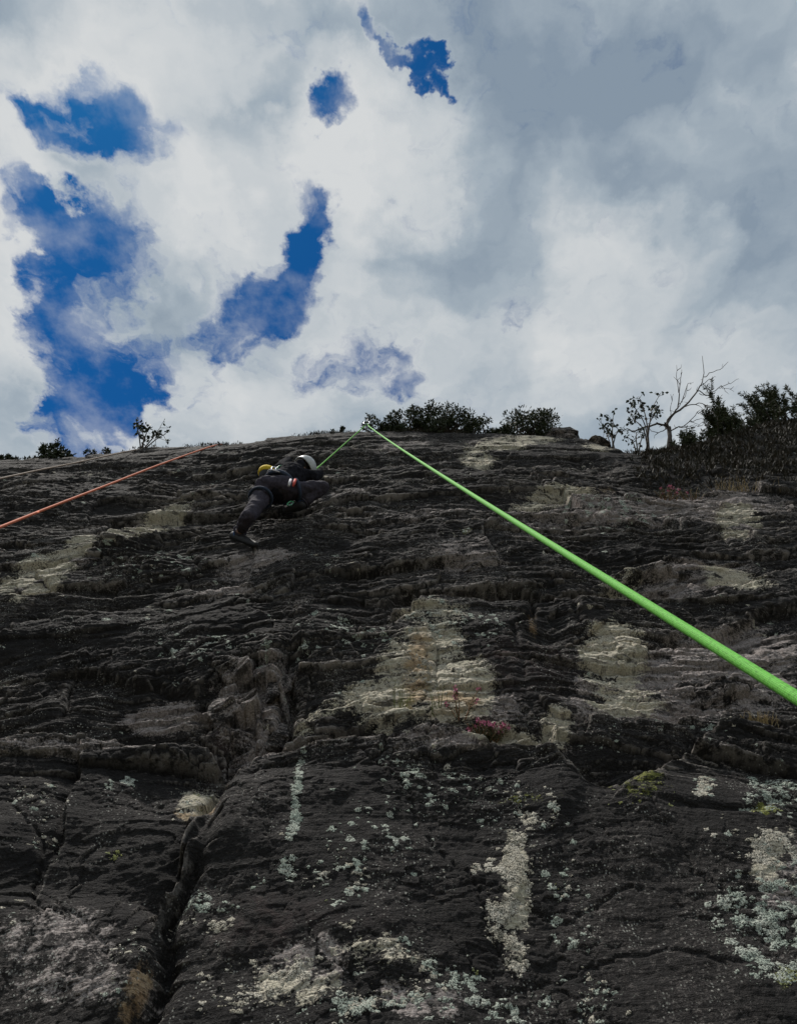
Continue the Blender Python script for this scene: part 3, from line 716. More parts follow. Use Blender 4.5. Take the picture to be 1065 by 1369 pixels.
pts = [Vector(p) for p in up_] + [Vector(p) for p in bend] + [Vector(p) for p in sag[1:]] + catmull([Vector(end1)] + tail, 6)[1:]
rope('climbing_rope', pts, RR, GREEN, 'bright green climbing rope running from the climber up to the anchor and back down')
def hung_rope(name, pix, mat, label, rad):
    P_ = []
    for (px, py, dist) in pix:
        P_.append(Vector(px) + Vector((0, 0, .02)) if py is None else Vector(CAM + ray(px, py) * dist))
    dr = (P_[-1] - P_[-2]).normalized()
    k = (P_[-1].z - .05) / max(-dr.z, .05); k = min(k, 6)
    P_.append(P_[-1] + dr * k)
    return rope(name, catmull(P_, 6), rad, mat, label, 10)
c0 = crest(296, 5); c1 = crest(192, 6)
def dist_of(p): return float(np.dot(p - CAM, [0, S2, S2]))
hung_rope('hanging_rope', [(crest(304, 14), None, 0), (crest(298, 8), None, 0), (crest(293, 3), None, 0), (225, 617, 9.2), (145, 648, 7.3), (60, 681, 5.9), (0, 705, 5.1)], ORANGE, 'orange rope slanting down from the brink to the left edge', .0105)
hung_rope('hanging_rope', [(crest(205, 14), None, 0), (crest(196, 8), None, 0), (crest(188, 3), None, 0), (100, 619, 8.9), (50, 629, 8.0), (0, 640, 7.2)], TAN, 'thin tan rope above the orange one at the upper left', .0095)

# ------------------------------------------------------------------ anchor: sling over the brink and a locking carabiner
METAL = simple_mat('grey_alloy', (.42, .45, .49), .35, .1, 60, 0, .5); METAL.node_tree.nodes['Principled BSDF'].inputs['Metallic'].default_value = .8
SLING = simple_mat('white_webbing', (.62, .64, .66), .8, .15, 90, .001)
def ring_pts(c, ax_u, ax_v, ru, rv, n=20, p=2.6):
    o_ = []
    for k in range(n + 1):
        a_ = 2 * math.pi * k / n; cu, sv_ = math.cos(a_), math.sin(a_)
        o_.append(Vector(c) + Vector(ax_u) * ru * math.copysign(abs(cu) ** (2 / p), cu) + Vector(ax_v) * rv * math.copysign(abs(sv_) ** (2 / p), sv_))
    return o_
def carabiner(name, c, ax_u, ax_v, ru, rv, r, mat, label, group=None):
    t = empty(name, c); tag(t, label, 'carabiner', group)
    mesh_obj('frame', *tube(ring_pts(c, ax_u, ax_v, ru, rv)[:17], r, 8), mat, t)
    q_ = ring_pts(c, ax_u, ax_v, ru, rv)
    mesh_obj('gate', *tube(q_[16:], r * 1.1, 8), METAL, t)
    m_ = q_[18]; dr = (q_[19] - q_[17]).normalized()
    mesh_obj('locking_sleeve', *tube([m_ - dr * ru * .35, m_ + dr * ru * .35], r * 1.7, 8), mat, t)
    return t
carabiner('anchor_carabiner', ANCH + np.array([0, 0, .045]), (1, 0, 0), (0, .35, .94), .042, .062, .0085, METAL, 'pale metal carabiner at the top of the green rope under the brink')
cst = crest(490, 9)
sl_pts = catmull([Vector(ANCH) + Vector((0, .03, .10)), Vector(ANCH) + Vector((.005, .14, .30)), Vector(crest(490, 3)) + Vector((0, -.06, .05)), Vector(cst) + Vector((.02, 0, .05)), Vector(crest(492, 16)) + Vector((0, 0, .06))], 6)
tag(mesh_obj('anchor_sling', *tube(sl_pts, .011, 6), SLING), 'pale webbing sling holding the carabiner at the cliff brink', 'sling')
E5 = None

# ------------------------------------------------------------------ the climber
CLOTH_T = simple_mat('dark_plum_trouser_cloth', (.052, .047, .062), .9, .3, 40, .004, .15)
CLOTH_J = simple_mat('black_jacket_cloth', (.018, .018, .023), .95, .3, 40, .004, .05)
SKIN = simple_mat('skin', (.46, .27, .20), .55, .1, 40, 0, .4)
HAIR = simple_mat('dark_hair', (.02, .016, .013), .6, .3, 120, .002)
HELM = simple_mat('white_helmet_shell', (.54, .56, .57), .35, .08, 20, 0, .5)
DARKP = simple_mat('black_rubber', (.02, .02, .022), .6, .2, 40, .001)
BLUEP = simple_mat('blue_shoe_edge', (.05, .10, .24), .6, .2, 40)
NAVY = simple_mat('navy_webbing', (.035, .05, .085), .8, .2, 60, .001)
REDW = simple_mat('red_webbing', (.62, .09, .07), .7, .1, 60)
WHITEW = simple_mat('white_strap', (.62, .62, .66), .7, .1, 60)
YEL = simple_mat('yellow_fabric', (.66, .47, .035), .8, .25, 50, .003)
GREENM = simple_mat('green_anodised', (.06, .30, .15), .3, .15, 50, 0, .5)
def capsule(a_, b_, ra, rb, sides=12, flat=None):
    """tapered limb with rounded ends"""
    a_ = Vector(a_); b_ = Vector(b_); dr = (b_ - a_).normalized(); pts_ = []; rd = []
    for k in range(4):
        an = math.pi / 2 * (1 - k / 4); pts_.append(a_ - dr * ra * math.sin(an)); rd.append(max(ra * math.cos(an), .002))
    for f in (0, .25, .5, .75, 1):
        pts_.append(a_.lerp(b_, f)); rd.append(ra + (rb - ra) * f)
    for k in range(1, 5):
        an = math.pi / 2 * k / 4; pts_.append(b_ + dr * rb * math.sin(an)); rd.append(max(rb * math.cos(an), .002))
    return tube(pts_, rd, sides)
def fused(name, caps, mat, parent, vox=.012, smooth=6):
    mb = MB()
    for c in caps: mb.add(c)
    ob = mb.build(name, mat, parent)
    rm = ob.modifiers.new('fuse', 'REMESH'); rm.mode = 'VOXEL'; rm.voxel_size = vox; rm.use_smooth_shade = True
    sm = ob.modifiers.new('smooth', 'SMOOTH'); sm.factor = .5; sm.iterations = smooth
    return ob
def ellipsoid(c, ax, rads, seg=16, rings=10, cut=None):
    """ax: 3 unit vectors; cut keeps the part with third coordinate above cut"""
    V = []; Fc = []; top = math.pi if cut is None else math.acos(max(-1, min(1, cut)))
    for i in range(rings + 1):
        ph = top * i / rings
        for k in range(seg):
            th = 2 * math.pi * k / seg
            l = (math.sin(ph) * math.cos(th) * rads[0], math.sin(ph) * math.sin(th) * rads[1], math.cos(ph) * rads[2])
            V.append(Vector(c) + Vector(ax[0]) * l[0] + Vector(ax[1]) * l[1] + Vector(ax[2]) * l[2])
    for i in range(rings):
        for k in range(seg):
            k2 = (k + 1) % seg
            Fc.append((i * seg + k, (i + 1) * seg + k, (i + 1) * seg + k2, i * seg + k2))
    return V, Fc
pel = Q(368, 656, .36); neck = Q(398, 631, .40)
tor = (neck - pel).normalized()
fw = Vector((0.05, .93, .1)); fw = (fw - tor * fw.dot(tor)).normalized()      # facing the rock
rt = fw.cross(tor).normalized()
hipL = pel - rt * .09 - tor * .05; hipR = pel + rt * .10 + tor * .03
kneeL = Q(333, 690, .33); ankL = Q(319, 713, .12)
kneeR = Q(432, 651, .34); ankR = Q(403, 674, .22)
shL = neck - rt * .19 - tor * .05; shR = neck + rt * .19 - tor * .05
haL = Q(388, 614, .05); haR = Q(428, 632, .05)
def elbow(s_, h_, out, l1=.29):
    mid = (s_ + h_) / 2; dd = (h_ - s_).length / 2; k = math.sqrt(max(l1 * l1 - dd * dd, .0004)); o_ = Vector(out)
    axd = (h_ - s_).normalized(); o_ = (o_ - axd * o_.dot(axd)).normalized(); return mid + o_ * k
elL = elbow(shL, haL, -rt * .7 - fw * .4 - tor * .3); elR = elbow(shR, haR, rt * .6 - fw * .5 - tor * .4)
chest = pel.lerp(neck, .68); waist = pel.lerp(neck, .30)
hd = neck + tor * .175 + fw * .03
person = empty('person', ((ankL + ankR) / 2)); tag(person, 'climber in dark jacket and trousers with pale helmet high on the rock', 'person')
toeL = Q(339, 727, .10); toeR = Q(386, 681, .16)
heelL = ankL + (ankL - kneeL).normalized() * .06 - (toeL - ankL).normalized() * .04
heelR = ankR + (ankR - kneeR).normalized() * .05 - (toeR - ankR).normalized() * .04
body = [capsule(pel, chest, .13, .145), capsule(chest, neck - tor * .06, .145, .09), capsule(neck - tor * .08, neck + tor * .08, .058, .055),
        ellipsoid(hd, (rt, fw, tor), (.078, .098, .115)), capsule(hd + fw * .09 - tor * .01, hd + fw * .115 - tor * .03, .012, .018),
        capsule(hd - rt * .078, hd - rt * .083 - tor * .03, .018, .014), capsule(hd + rt * .078, hd + rt * .083 - tor * .03, .018, .014),
        capsule(hd + fw * .07 - tor * .085, hd + fw * .08 - tor * .095, .03, .026),
        capsule(hipL, kneeL, .082, .055), capsule(kneeL, ankL, .056, .035), capsule(hipR, kneeR, .082, .055), capsule(kneeR, ankR, .056, .035),
        capsule(heelL, toeL, .028, .020), capsule(heelR, toeR, .028, .020), capsule(heelL, ankL, .03, .034), capsule(heelR, ankR, .03, .034),
        capsule(shL, elL, .052, .042), capsule(elL, haL, .042, .028), capsule(shR, elR, .052, .042), capsule(elR, haR, .042, .028)]
for h_, e_, sg in ((haL, elL, -1), (haR, elR, 1)):                                # gripping hands
    dr = (h_ - e_).normalized(); sdv = rt; palm = h_ + dr * .05
    body.append(capsule(h_, palm, .030, .034))
    for k in range(4):
        b0 = palm + dr * .02 + sdv * (.021 * (k - 1.5)); ln_ = (.05, .06, .056, .042)[k]
        k1 = b0 + dr * ln_ * .6 + fw * .012; k2 = k1 + dr * ln_ * .3 + fw * ln_ * .6
        body += [capsule(b0, k1, .0095, .009, 8), capsule(k1, k2, .009, .008, 8)]
    t0 = h_ + dr * .02 - sdv * sg * .03; t1 = t0 - sdv * sg * .03 + dr * .03 + fw * .01
    body += [capsule(t0, t1, .012, .010, 8), capsule(t1, t1 + dr * .025 + fw * .015, .010, .008, 8)]
fused('body', body, SKIN, person, .0085, 3)
jk = [capsule(pel + tor * .02, chest, .155, .172, 16), capsule(chest, neck - tor * .05, .172, .105, 16), capsule(shL, shR, .085, .085),
      capsule(shL, elL, .074, .060), capsule(elL, elL.lerp(haL, .86), .060, .042), capsule(shR, elR, .074, .060), capsule(elR, elR.lerp(haR, .86), .060, .042),
      capsule(neck - tor * .04 - fw * .06, neck + tor * .05 - fw * .075, .075, .06), capsule(waist - fw * .06, chest - fw * .05, .12, .12)]
jacket = fused('jacket', jk, CLOTH_J, person, .012, 5)
def folds(ob, size, strength):
    tx = bpy.data.textures.new('cloth_folds', 'CLOUDS'); tx.noise_scale = size; tx.noise_depth = 3
    dm = ob.modifiers.new('folds', 'DISPLACE'); dm.texture = tx; dm.strength = strength; dm.mid_level = .5; dm.texture_coords = 'LOCAL'
folds(jacket, .09, .05)
tj = (ankL - kneeL); tr = (ankR - kneeR)
tro = [capsule(hipL + tor * .04, hipR + tor * .05, .135, .135, 16), capsule(hipL - fw * .06, hipR - fw * .06, .11, .11, 16), capsule(hipL, kneeL, .106, .074, 14), capsule(kneeL, kneeL + tj * .68, .074, .062, 14),
       capsule(hipR, kneeR, .100, .072, 14), capsule(kneeR, kneeR + tr * .76, .072, .062, 14)]
trousers = fused('trousers', tro, CLOTH_T, person, .012, 4)
folds(trousers, .08, .045)
for a_, k_, mm in ((kneeL + tj * .68, tj, CLOTH_T), (kneeR + tr * .78, tr, CLOTH_T)):
    dr = k_.normalized(); u1 = dr.orthogonal().normalized(); u2 = dr.cross(u1)
    mesh_obj('trouser_hem', *tube(ring_pts(a_ + dr * .045, u1, u2, .062, .062, 18, 2), .011, 6, False), mm, trousers)
for an_, to_, he_ in ((ankL, toeL, heelL), (ankR, toeR, heelR)):
    f_ = (to_ - he_).normalized()
    sh = fused('shoe', [capsule(he_, he_ + f_ * .10, .050, .050), capsule(he_ + f_ * .06, to_ + f_ * .04, .052, .030), capsule(he_, an_ - (an_ - he_) * .45, .047, .040)], DARKP, person, .009, 3)
    dr = (an_ - he_).normalized(); u1 = dr.orthogonal().normalized(); u2 = dr.cross(u1)
    mesh_obj('shoe_collar', *tube(ring_pts(an_ - (an_ - he_) * .18, u1, u2, .043, .043, 16, 2), .009, 6, False), BLUEP, sh)
mesh_obj('hair', *ellipsoid(hd - fw * .014 + tor * .004, (rt, fw, tor), (.090, .100, .112)), HAIR, person)
hup = (tor * .86 - fw * .14 + rt * .28).normalized(); hfw = (fw - hup * fw.dot(hup)).normalized(); hrt = hfw.cross(hup)
hc = hd + tor * .012
V1, F1 = ellipsoid(hc, (hrt, hfw, hup), (.130, .155, .142), 28, 14, -.16)
helmet = mesh_obj('helmet', V1, F1, HELM, person)
sol = helmet.modifiers.new('thick', 'SOLIDIFY'); sol.thickness = .014
mesh_obj('helmet_rim', *tube([hc + hrt * .130 * math.cos(a_) + hfw * .155 * math.sin(a_) - hup * .022 for a_ in np.linspace(0, 2 * math.pi, 33)], .0075, 6, False), HELM, helmet)
for sx in (-.045, 0, .045):
    vp = [hc + hrt * sx + (hfw * math.cos(a_) * .146 + hup * math.sin(a_) * .133) * math.sqrt(1 - (sx / .124) ** 2) * 1.006 for a_ in np.linspace(1.9, 2.7, 8)]
    mesh_obj('helmet_vent', *tube(vp, .009, 6), simple_mat('grey_vent', (.16, .18, .2), .6), helmet)
# harness
harness = empty('harness', pel); tag(harness, 'dark climbing harness with red and white tape around the climber', 'harness')
wc = pel + tor * .10
def belt(c, nrm, ra, rb, r, n=28):
    nrm = Vector(nrm).normalized(); u1 = (rt - nrm * rt.dot(nrm)).normalized(); u2 = nrm.cross(u1)
    return [Vector(c) + u1 * ra * math.cos(t_) + u2 * rb * math.sin(t_) for t_ in np.linspace(0, 2 * math.pi, n + 1)]
for off in (-.022, 0, .022):
    pass
mesh_obj('waist_belt', *tube(belt(wc, tor, .178, .182, .02), .024, 8, False), NAVY, harness)
for hp, kn in ((hipL, kneeL), (hipR, kneeR)):
    dr = (kn - hp).normalized(); u1 = dr.orthogonal().normalized(); u2 = dr.cross(u1); c = hp.lerp(kn, .30)
    lp = mesh_obj('leg_loop', *tube([c + u1 * .118 * math.cos(t_) + u2 * .118 * math.sin(t_) for t_ in np.linspace(0, 2 * math.pi, 25)], .016, 8, False), NAVY, harness)
dr = (kneeR - hipR).normalized()
for k, (mt, nm) in enumerate(((WHITEW, 'white_tape'), (REDW, 'red_tape'))):
    c = Vector(onplane(388 + 6 * k, 643.5, .52 + JH)); dwn = Vector(onplane(386 + 6 * k, 650, .50 + JH)) - c
    mesh_obj(nm, *tube([c - dwn * .35, c + dwn * .3, c + dwn * .95], [.014, .016, .012], 8), mt, harness)
gl = catmull([wc - rt * .15 - fw * .11, wc - rt * .10 - fw * .20 - tor * .05, wc - rt * .02 - fw * .20 - tor * .04, wc + rt * .02 - fw * .175], 5)
mesh_obj('gear_loop', *tube(gl, .006, 6), WHITEW, harness)
# things clipped to the harness
cbp = Q(356, 636, .42)
cb = empty('chalk_bag', cbp); tag(cb, 'yellow and black chalk bag hanging at the back of the climber', 'chalk bag')
axc = (tor * .75 - rt * .35 - fw * .2).normalized(); u1 = axc.orthogonal().normalized(); u2 = axc.cross(u1)
prof = [(-.085, .02), (-.08, .05), (-.04, .075), (.02, .08)]
def lathe(c, ax, u1, u2, prof, n=20):
    V = []; Fc = []
    for (h_, r_) in prof:
        for k in range(n):
            t_ = 2 * math.pi * k / n; V.append(Vector(c) + ax * h_ + (u1 * math.cos(t_) + u2 * math.sin(t_)) * r_)
    for i in range(len(prof) - 1):
        for k in range(n):
            k2 = (k + 1) % n; Fc.append((i * n + k, i * n + k2, (i + 1) * n + k2, (i + 1) * n + k))
    Fc.append(tuple(range(n - 1, -1, -1))); return V, Fc
mesh_obj('pouch', *lathe(cbp, axc, u1, u2, prof), DARKP, cb)
mesh_obj('collar', *lathe(cbp, axc, u1, u2, [(.015, .083), (.05, .094), (.085, .088), (.095, .070), (.06, .066)]), YEL, cb)
mesh_obj('drawstring', *tube(catmull([cbp + axc * .09 + u1 * .08, cbp + axc * .12 + u1 * .10, cbp + axc * .06 + u1 * .13, cbp + axc * -.02 + u1 * .12], 4), .004, 6), WHITEW, cb)
carabiner('green_carabiner', Q(375, 625, .50), rt, tor, .028, .05, .0075, GREENM, 'green carabiner on the gear loop between bag and helmet')
carabiner('grey_carabiner', Q(366, 627, .50), (rt * .9 + tor * .4).normalized(), (tor * .9 - rt * .4).normalized(), .024, .048, .007, METAL, 'pale metal carabiner clipped next to the yellow bag')
carabiner('green_carabiner', Q(388, 673, .30), rt, tor, .022, .05, .007, GREENM, 'green carabiner dangling below the hips near the bent knee')

# ------------------------------------------------------------------ vegetation along the brink
def leaf_mat(name, a_, b_, rough=.6):
    m = bpy.data.materials.new(name); m.use_nodes = True; L = NT(m.node_tree); bs = L.n['Principled BSDF']
    g_ = L.new('ShaderNodeNewGeometry')
    L.l.new(L.mix(g_.outputs['Random Per Island'], a_, b_), bs.inputs['Base Color'])
    bs.inputs['Roughness'].default_value = rough; bs.inputs['Specular IOR Level'].default_value = .25
    return m
LEAF = leaf_mat('dark_shrub_leaf', (.022, .032, .016), (.060, .075, .034))
LEAFB = leaf_mat('bluish_leaf', (.035, .050, .040), (.075, .095, .065))
NEED = leaf_mat('gorse_needle', (.025, .036, .016), (.065, .078, .034))
HEATH = leaf_mat('heather_shoot', (.024, .025, .016), (.060, .048, .034))
TWIG = simple_mat('twig_bark', (.055, .043, .035), .9, .3, 60, .002)
DEAD = simple_mat('dead_grey_bark', (.085, .074, .068), .9, .35, 40, .003)
def leaf(p, dr, ln_, wd, r):
    """a small folded leaf blade"""
    dr = Vector(dr).normalized(); sd_ = dr.cross(Vector((r.gauss(0, 1), r.gauss(0, 1), r.gauss(0, 1)))).normalized(); nr = dr.cross(sd_)
    p = Vector(p)
    return [p, p + dr * ln_ * .5 + sd_ * wd - nr * wd * .3, p + dr * ln_, p + dr * ln_ * .5 - sd_ * wd - nr * wd * .3], [(0, 1, 2), (0, 2, 3)]
def rdir(r, upb=0.0):
    v = Vector((r.gauss(0, 1), r.gauss(0, 1), r.gauss(0, 1) + upb)); return v.normalized()
PXM = 86.0                                                                            # photograph pixels per metre at the brink
def shrub(name, px, wpx, hpx, label, seed, mat=LEAF, lumps=16, leaves=170, lf=.055, row=5, spiky=14, group='shrubs along the cliff top', lift=0.0):
    r = random.Random(seed); b = Vector(crest(px, row)); b.z -= .03 - lift
    dist = dist_of(np.array(b)); sc = dist / F; w = wpx * sc; h_ = hpx * sc / .86
    t = empty(name, b); tag(t, label, 'shrub', group)
    st = MB(); fo = MB()
    cen = []
    for k in range(lumps):
        a_ = r.uniform(0, 2 * math.pi); q_ = math.sqrt(r.random()); zz = r.uniform(-.06, .82)
        k2 = math.sqrt(max(0, 1 - zz * zz * .85))
        c = b + Vector((math.cos(a_) * q_ * w * .5 * k2, math.sin(a_) * q_ * w * .35 * k2, zz * h_)); cen.append(c)
        mid = b.lerp(c, .5) + Vector((r.gauss(0, .03), r.gauss(0, .03), .02))
        st.add(tube([b + Vector((r.gauss(0, w * .08), r.gauss(0, .05), -.02)), mid, c], [.013, .009, .005], 5))
        rad = min(w, h_) * r.uniform(.16, .27)
        for _ in range(leaves):
            dv = rdir(r); p = c + Vector((dv.x, dv.y, dv.z * .85)) * rad * (r.random() ** .45)
            fo.add(leaf(p, dv + rdir(r, .4) * .8, lf * r.uniform(.6, 1.2), lf * .2, r))
    for k in range(spiky):                                                            # shoots that break the outline
        c = r.choice(cen); dv = (rdir(r, 1.3) + (c - b).normalized() * .8).normalized(); L_ = h_ * r.uniform(.18, .38); e_ = c + dv * L_
        st.add(tube([c, e_], [.005, .003], 4))
        for j in range(18):
            f = r.uniform(.1, 1); fo.add(leaf(c.lerp(e_, f), dv * .7 + rdir(r) * .9, lf * r.uniform(.6, 1.1), lf * .2, r))
    st.build('stems', TWIG, t); fo.build('foliage', mat, t, smooth=False); return t
shrub('shrub', 68, 58, 30, 'rounded dark shrub at the far left of the cliff top', 1, lumps=14, leaves=120)
shrub('shrub', 8, 30, 12, 'low dark shrub tuft cut by the left edge of the picture', 2, lumps=7, leaves=90, spiky=6)
shrub('shrub', 122, 22, 14, 'tiny shrub just right of the rounded one at far left', 3, lumps=4, leaves=60, spiky=5, lf=.045)
shrub('shrub', 142, 16, 15, 'tiny upright shrub between the far left shrubs and the sparse one', 4, lumps=3, leaves=40, spiky=7, lf=.045)
shrub('shrub', 159, 14, 12, 'tiniest shrub left of the sparse leafy one', 41, lumps=3, leaves=40, spiky=5, lf=.045)
shrub('shrub', 506, 44, 30, 'small dark shrub beside the rope anchor', 5, lumps=9, leaves=120, spiky=8)
shrub('shrub', 545, 62, 42, 'dark dome-shaped shrub second to the right of the anchor', 6, lumps=15, leaves=160, spiky=8)
shrub('shrub', 595, 80, 44, 'widest dark dense shrub in the middle of the cliff top', 7, lumps=26, leaves=170, spiky=10)
shrub('shrub', 642, 34, 34, 'thin see-through shrub between the two dense ones', 8, lumps=6, leaves=40, spiky=16)
shrub('shrub', 703, 84, 54, 'tall dense shrub beside the boulder on the cliff top', 9, lumps=26, leaves=170, spiky=16)
shrub('shrub', 455, 40, 8, 'low creeping shrub on the brink left of the anchor', 10, lumps=6, leaves=60, spiky=3, lf=.045)
for i_, (px_, w_) in enumerate(((525, 34), (568, 40), (622, 40), (668, 40), (730, 34))):
    shrub('shrub', px_, w_, 22, ['low dark clump just right of the anchor shrub', 'low dark clump under the dome-shaped shrub', 'low dark clump right of the widest shrub', 'low dark clump left of the tall dense shrub', 'low dark clump right of the tall dense shrub'][i_], 90 + i_, lumps=8, leaves=110, spiky=3)
shrub('shrub', 745, 30, 14, 'small clump pressed against the left side of the boulder', 11, lumps=5, leaves=80, spiky=3)

def sapling(name, px, stems, label, seed, mat=LEAFB, lf=.07, row=5, leaves=10):
    r = random.Random(seed); b = Vector(crest(px, row)); b.z -= .03; dist = dist_of(np.array(b)); y0 = b.y
    t = empty(name, b); tag(t, label, 'shrub', 'saplings along the cliff top'); st = MB(); fo = MB()
    for pix in stems:
        dy_ = r.uniform(-.15, .25); n_ = len(pix)
        P_ = [b + Vector((r.gauss(0, .02), 0, 0))] + [Vector(along(a_, c_, y0 + dy_ * (i + 1) / n_)) for i, (a_, c_) in enumerate(pix)]
        P_ = catmull(P_, 4); st.add(tube(P_, [.012 * (1 - .75 * i / len(P_)) for i in range(len(P_))], 5))
        for i in range(leaves):
            f = r.uniform(.45, 1); p = P_[min(int(f * len(P_)), len(P_) - 1)]
            e_ = p + rdir(r, .5) * r.uniform(.04, .13); st.add(tube([p, e_], [.004, .002], 4))
            for _ in range(3): fo.add(leaf(e_ + rdir(r) * .02, rdir(r, .2), lf * r.uniform(.7, 1.1), lf * .32, r))
    st.build('stems', TWIG, t); fo.build('foliage', mat, t, smooth=False)
sapling('sapling', 190, [[(186, 582), (182, 566)], [(195, 582), (198, 572)], [(204, 586), (214, 572)], [(208, 588), (222, 580)], [(192, 584), (189, 572)]], 'sparse leafy sapling against blue sky at the upper left', 21, leaves=9)
sapling('sapling', 866, [[(862, 570), (850, 548), (842, 538)], [(864, 566), (858, 542), (853, 530)], [(868, 566), (872, 545), (883, 525)], [(866, 572), (876, 552), (880, 545)], [(860, 575), (846, 560), (842, 550)]], 'leafy sapling left of the bare tree', 22, leaves=9, lf=.075)
sapling('sapling', 818, [[(815, 580), (803, 566)], [(818, 578), (819, 558)], [(812, 584), (806, 574)], [(822, 584), (826, 574)]], 'small leafy sapling between the boulder and the bare tree', 23, leaves=7)
sapling('sapling', 850, [[(846, 592), (838, 584)], [(856, 590), (862, 580)], [(850, 590), (850, 578)]], 'stubby sapling at the foot of the bare tree', 24, leaves=7, lf=.05)

# bare dead tree
tb = Vector(crest(893, 7)); tb.z -= .08; ty = tb.y
tree = empty('dead_tree', tb); tag(tree, 'bare dead tree with pale twisted branches above the heather', 'tree')
r = random.Random(77)
def limb(pix, r0, r1, d0, d1, src=None):
    P_ = [] if src is None else [src]
    for i, (a_, c_) in enumerate(pix): P_.append(Vector(along(a_, c_, ty + d0 + (d1 - d0) * (i + 1) / len(pix))))
    P_ = catmull(P_, 4)
    P_ = [p + Vector((r.gauss(0, .006), r.gauss(0, .015), r.gauss(0, .006))) for p in P_]
    r0 *= .58; r1 *= .75; n_ = len(P_); return P_, tube(P_, [r0 + (r1 - r0) * i / (n_ - 1) for i in range(n_)], 7)
tk, vf = limb([(893, 578), (889, 568)], .055, .042, 0, 0, tb); mesh_obj('trunk', *vf, DEAD, tree)
limbs = [([(889, 568), (900, 553), (917, 542), (931, 522), (940, 505), (938, 477)], .036, .005, 0, .15), ([(889, 568), (886, 566), (875, 568), (861, 571), (847, 577), (837, 573), (826, 580)], .034, .006, 0, -.25),
         ([(890, 570), (892, 560), (905, 545), (907, 528), (909, 511), (911, 494)], .026, .004, 0, -.3), ([(940, 505), (951, 497), (965, 492), (972, 484)], .012, .004, .12, .35), ([(938, 515), (950, 506), (957, 502)], .009, .003, .1, -.1),
         ([(907, 524), (904, 505), (904, 488)], .010, .003, -.25, -.4), ([(911, 536), (917, 518), (926, 511)], .011, .003, .05, .3), ([(931, 522), (945, 528), (959, 520), (973, 513), (988, 506)], .015, .004, .1, .5), ([(959, 520), (970, 519), (981, 523)], .008, .003, .3, .35),
         ([(914, 544), (934, 539), (948, 547), (956, 558)], .014, .004, .05, -.3), ([(934, 526), (951, 533), (959, 544)], .010, .003, .1, .45), ([(893, 576), (907, 572), (920, 564), (931, 553), (941, 547)], .018, .004, 0, .4), ([(897, 558), (896, 544), (899, 527)], .010, .003, 0, -.2),
         ([(907, 572), (925, 572), (940, 566)], .010, .003, .1, -.2), ([(889, 574), (876, 578), (866, 570), (862, 562)], .012, .003, 0, .25), ([(905, 545), (915, 530), (918, 514)], .010, .003, -.1, .1), ([(861, 571), (858, 580), (850, 588)], .009, .003, -.1, -.2), ([(965, 492), (966, 486)], .005, .002, .3, .32),
         ([(920, 564), (938, 560), (950, 562)], .009, .003, .2, .3)]
for pix, r0, r1, d0, d1 in limbs:
    P_, vf = limb(pix, r0, r1, d0, d1); br = mesh_obj('branch', *vf, DEAD, tree)
    tw = MB()
    for i in range(3, len(P_) - 1, 3):
        if r.random() < .75:
            dv = (P_[i + 1] - P_[i - 1]).normalized(); sdv = (dv + rdir(r, .3) * .9).normalized(); L_ = r.uniform(.06, .18)
            tw.add(tube([P_[i], P_[i] + sdv * L_ * .5, P_[i] + (sdv + rdir(r) * .3) * L_], [.006, .004, .002], 4))
    if tw.v: tw.build('twigs', DEAD, br)['kind'] = 'stuff'

# gorse shoots on the right-hand shoulder
def gorse(px, hpx, n_sh, label, seed, row=5, wpx=24):
    r = random.Random(seed); b = Vector(crest(px, row)); b.z -= .05; sc = dist_of(np.array(b)) / F; h_ = hpx * sc / .62; w = wpx * sc * 1.5; n_sh += 5
    t = empty('gorse_bush', b); tag(t, label, 'gorse', 'gorse bushes on the right shoulder'); st = MB(); fo = MB()
    for k in range(n_sh):
        base = b + Vector((r.uniform(-.5, .5) * w, r.uniform(-.1, .3), r.uniform(-.05, .1))); dv = (Vector((r.gauss(0, .22), r.gauss(0, .2), 1))).normalized(); L_ = h_ * r.uniform(.55, 1.1)
        e_ = base + dv * L_; st.add(tube([base, base.lerp(e_, .5) + rdir(r) * .02, e_], [.011, .008, .004], 5))
        tips = [(base.lerp(e_, .15), e_)]
        for j in range(4):
            f = r.uniform(.3, .85); s0 = base.lerp(e_, f); s1 = s0 + (dv + rdir(r) * .75).normalized() * L_ * r.uniform(.15, .3); tips.append((s0, s1)); st.add(tube([s0, s1], [.005, .003], 4))
        for s0, s1 in tips:
            ln_ = (s1 - s0).length; ax = (s1 - s0).normalized()
            for j in range(int(ln_ / .0045)):
                f = r.random(); o_ = ax.orthogonal(); o_.rotate(Matrix.Rotation(r.uniform(0, 6.28), 3, ax))
                fo.add(leaf(s0.lerp(s1, f), (o_ + ax * r.uniform(.4, 1.1)), r.uniform(.035, .075), .008, r))
    st.build('stems', TWIG, t); fo.build('needles', NEED, t, smooth=False)
for i, (px, hpx, n_, w_, lab) in enumerate([(915, 26, 5, 26, 'low gorse bush in front of the bare tree trunk'), (940, 30, 5, 26, 'spiky gorse bush right of the bare tree trunk'), (963, 44, 6, 28, 'spiky gorse bush under the longest bare branch'),
        (990, 50, 6, 28, 'upright gorse bush with one tall pointed shoot'), (1016, 38, 6, 28, 'bushy gorse between the tall shoot and the right edge group'), (1040, 50, 8, 34, 'tall gorse bush near the right edge'), (1062, 52, 9, 36, 'tallest gorse bush, cut by the right edge'), (1100, 50, 8, 40, 'gorse bush just past the right edge')]):
    if px < 1090: gorse(px, hpx, n_, lab, 300 + i, wpx=w_)

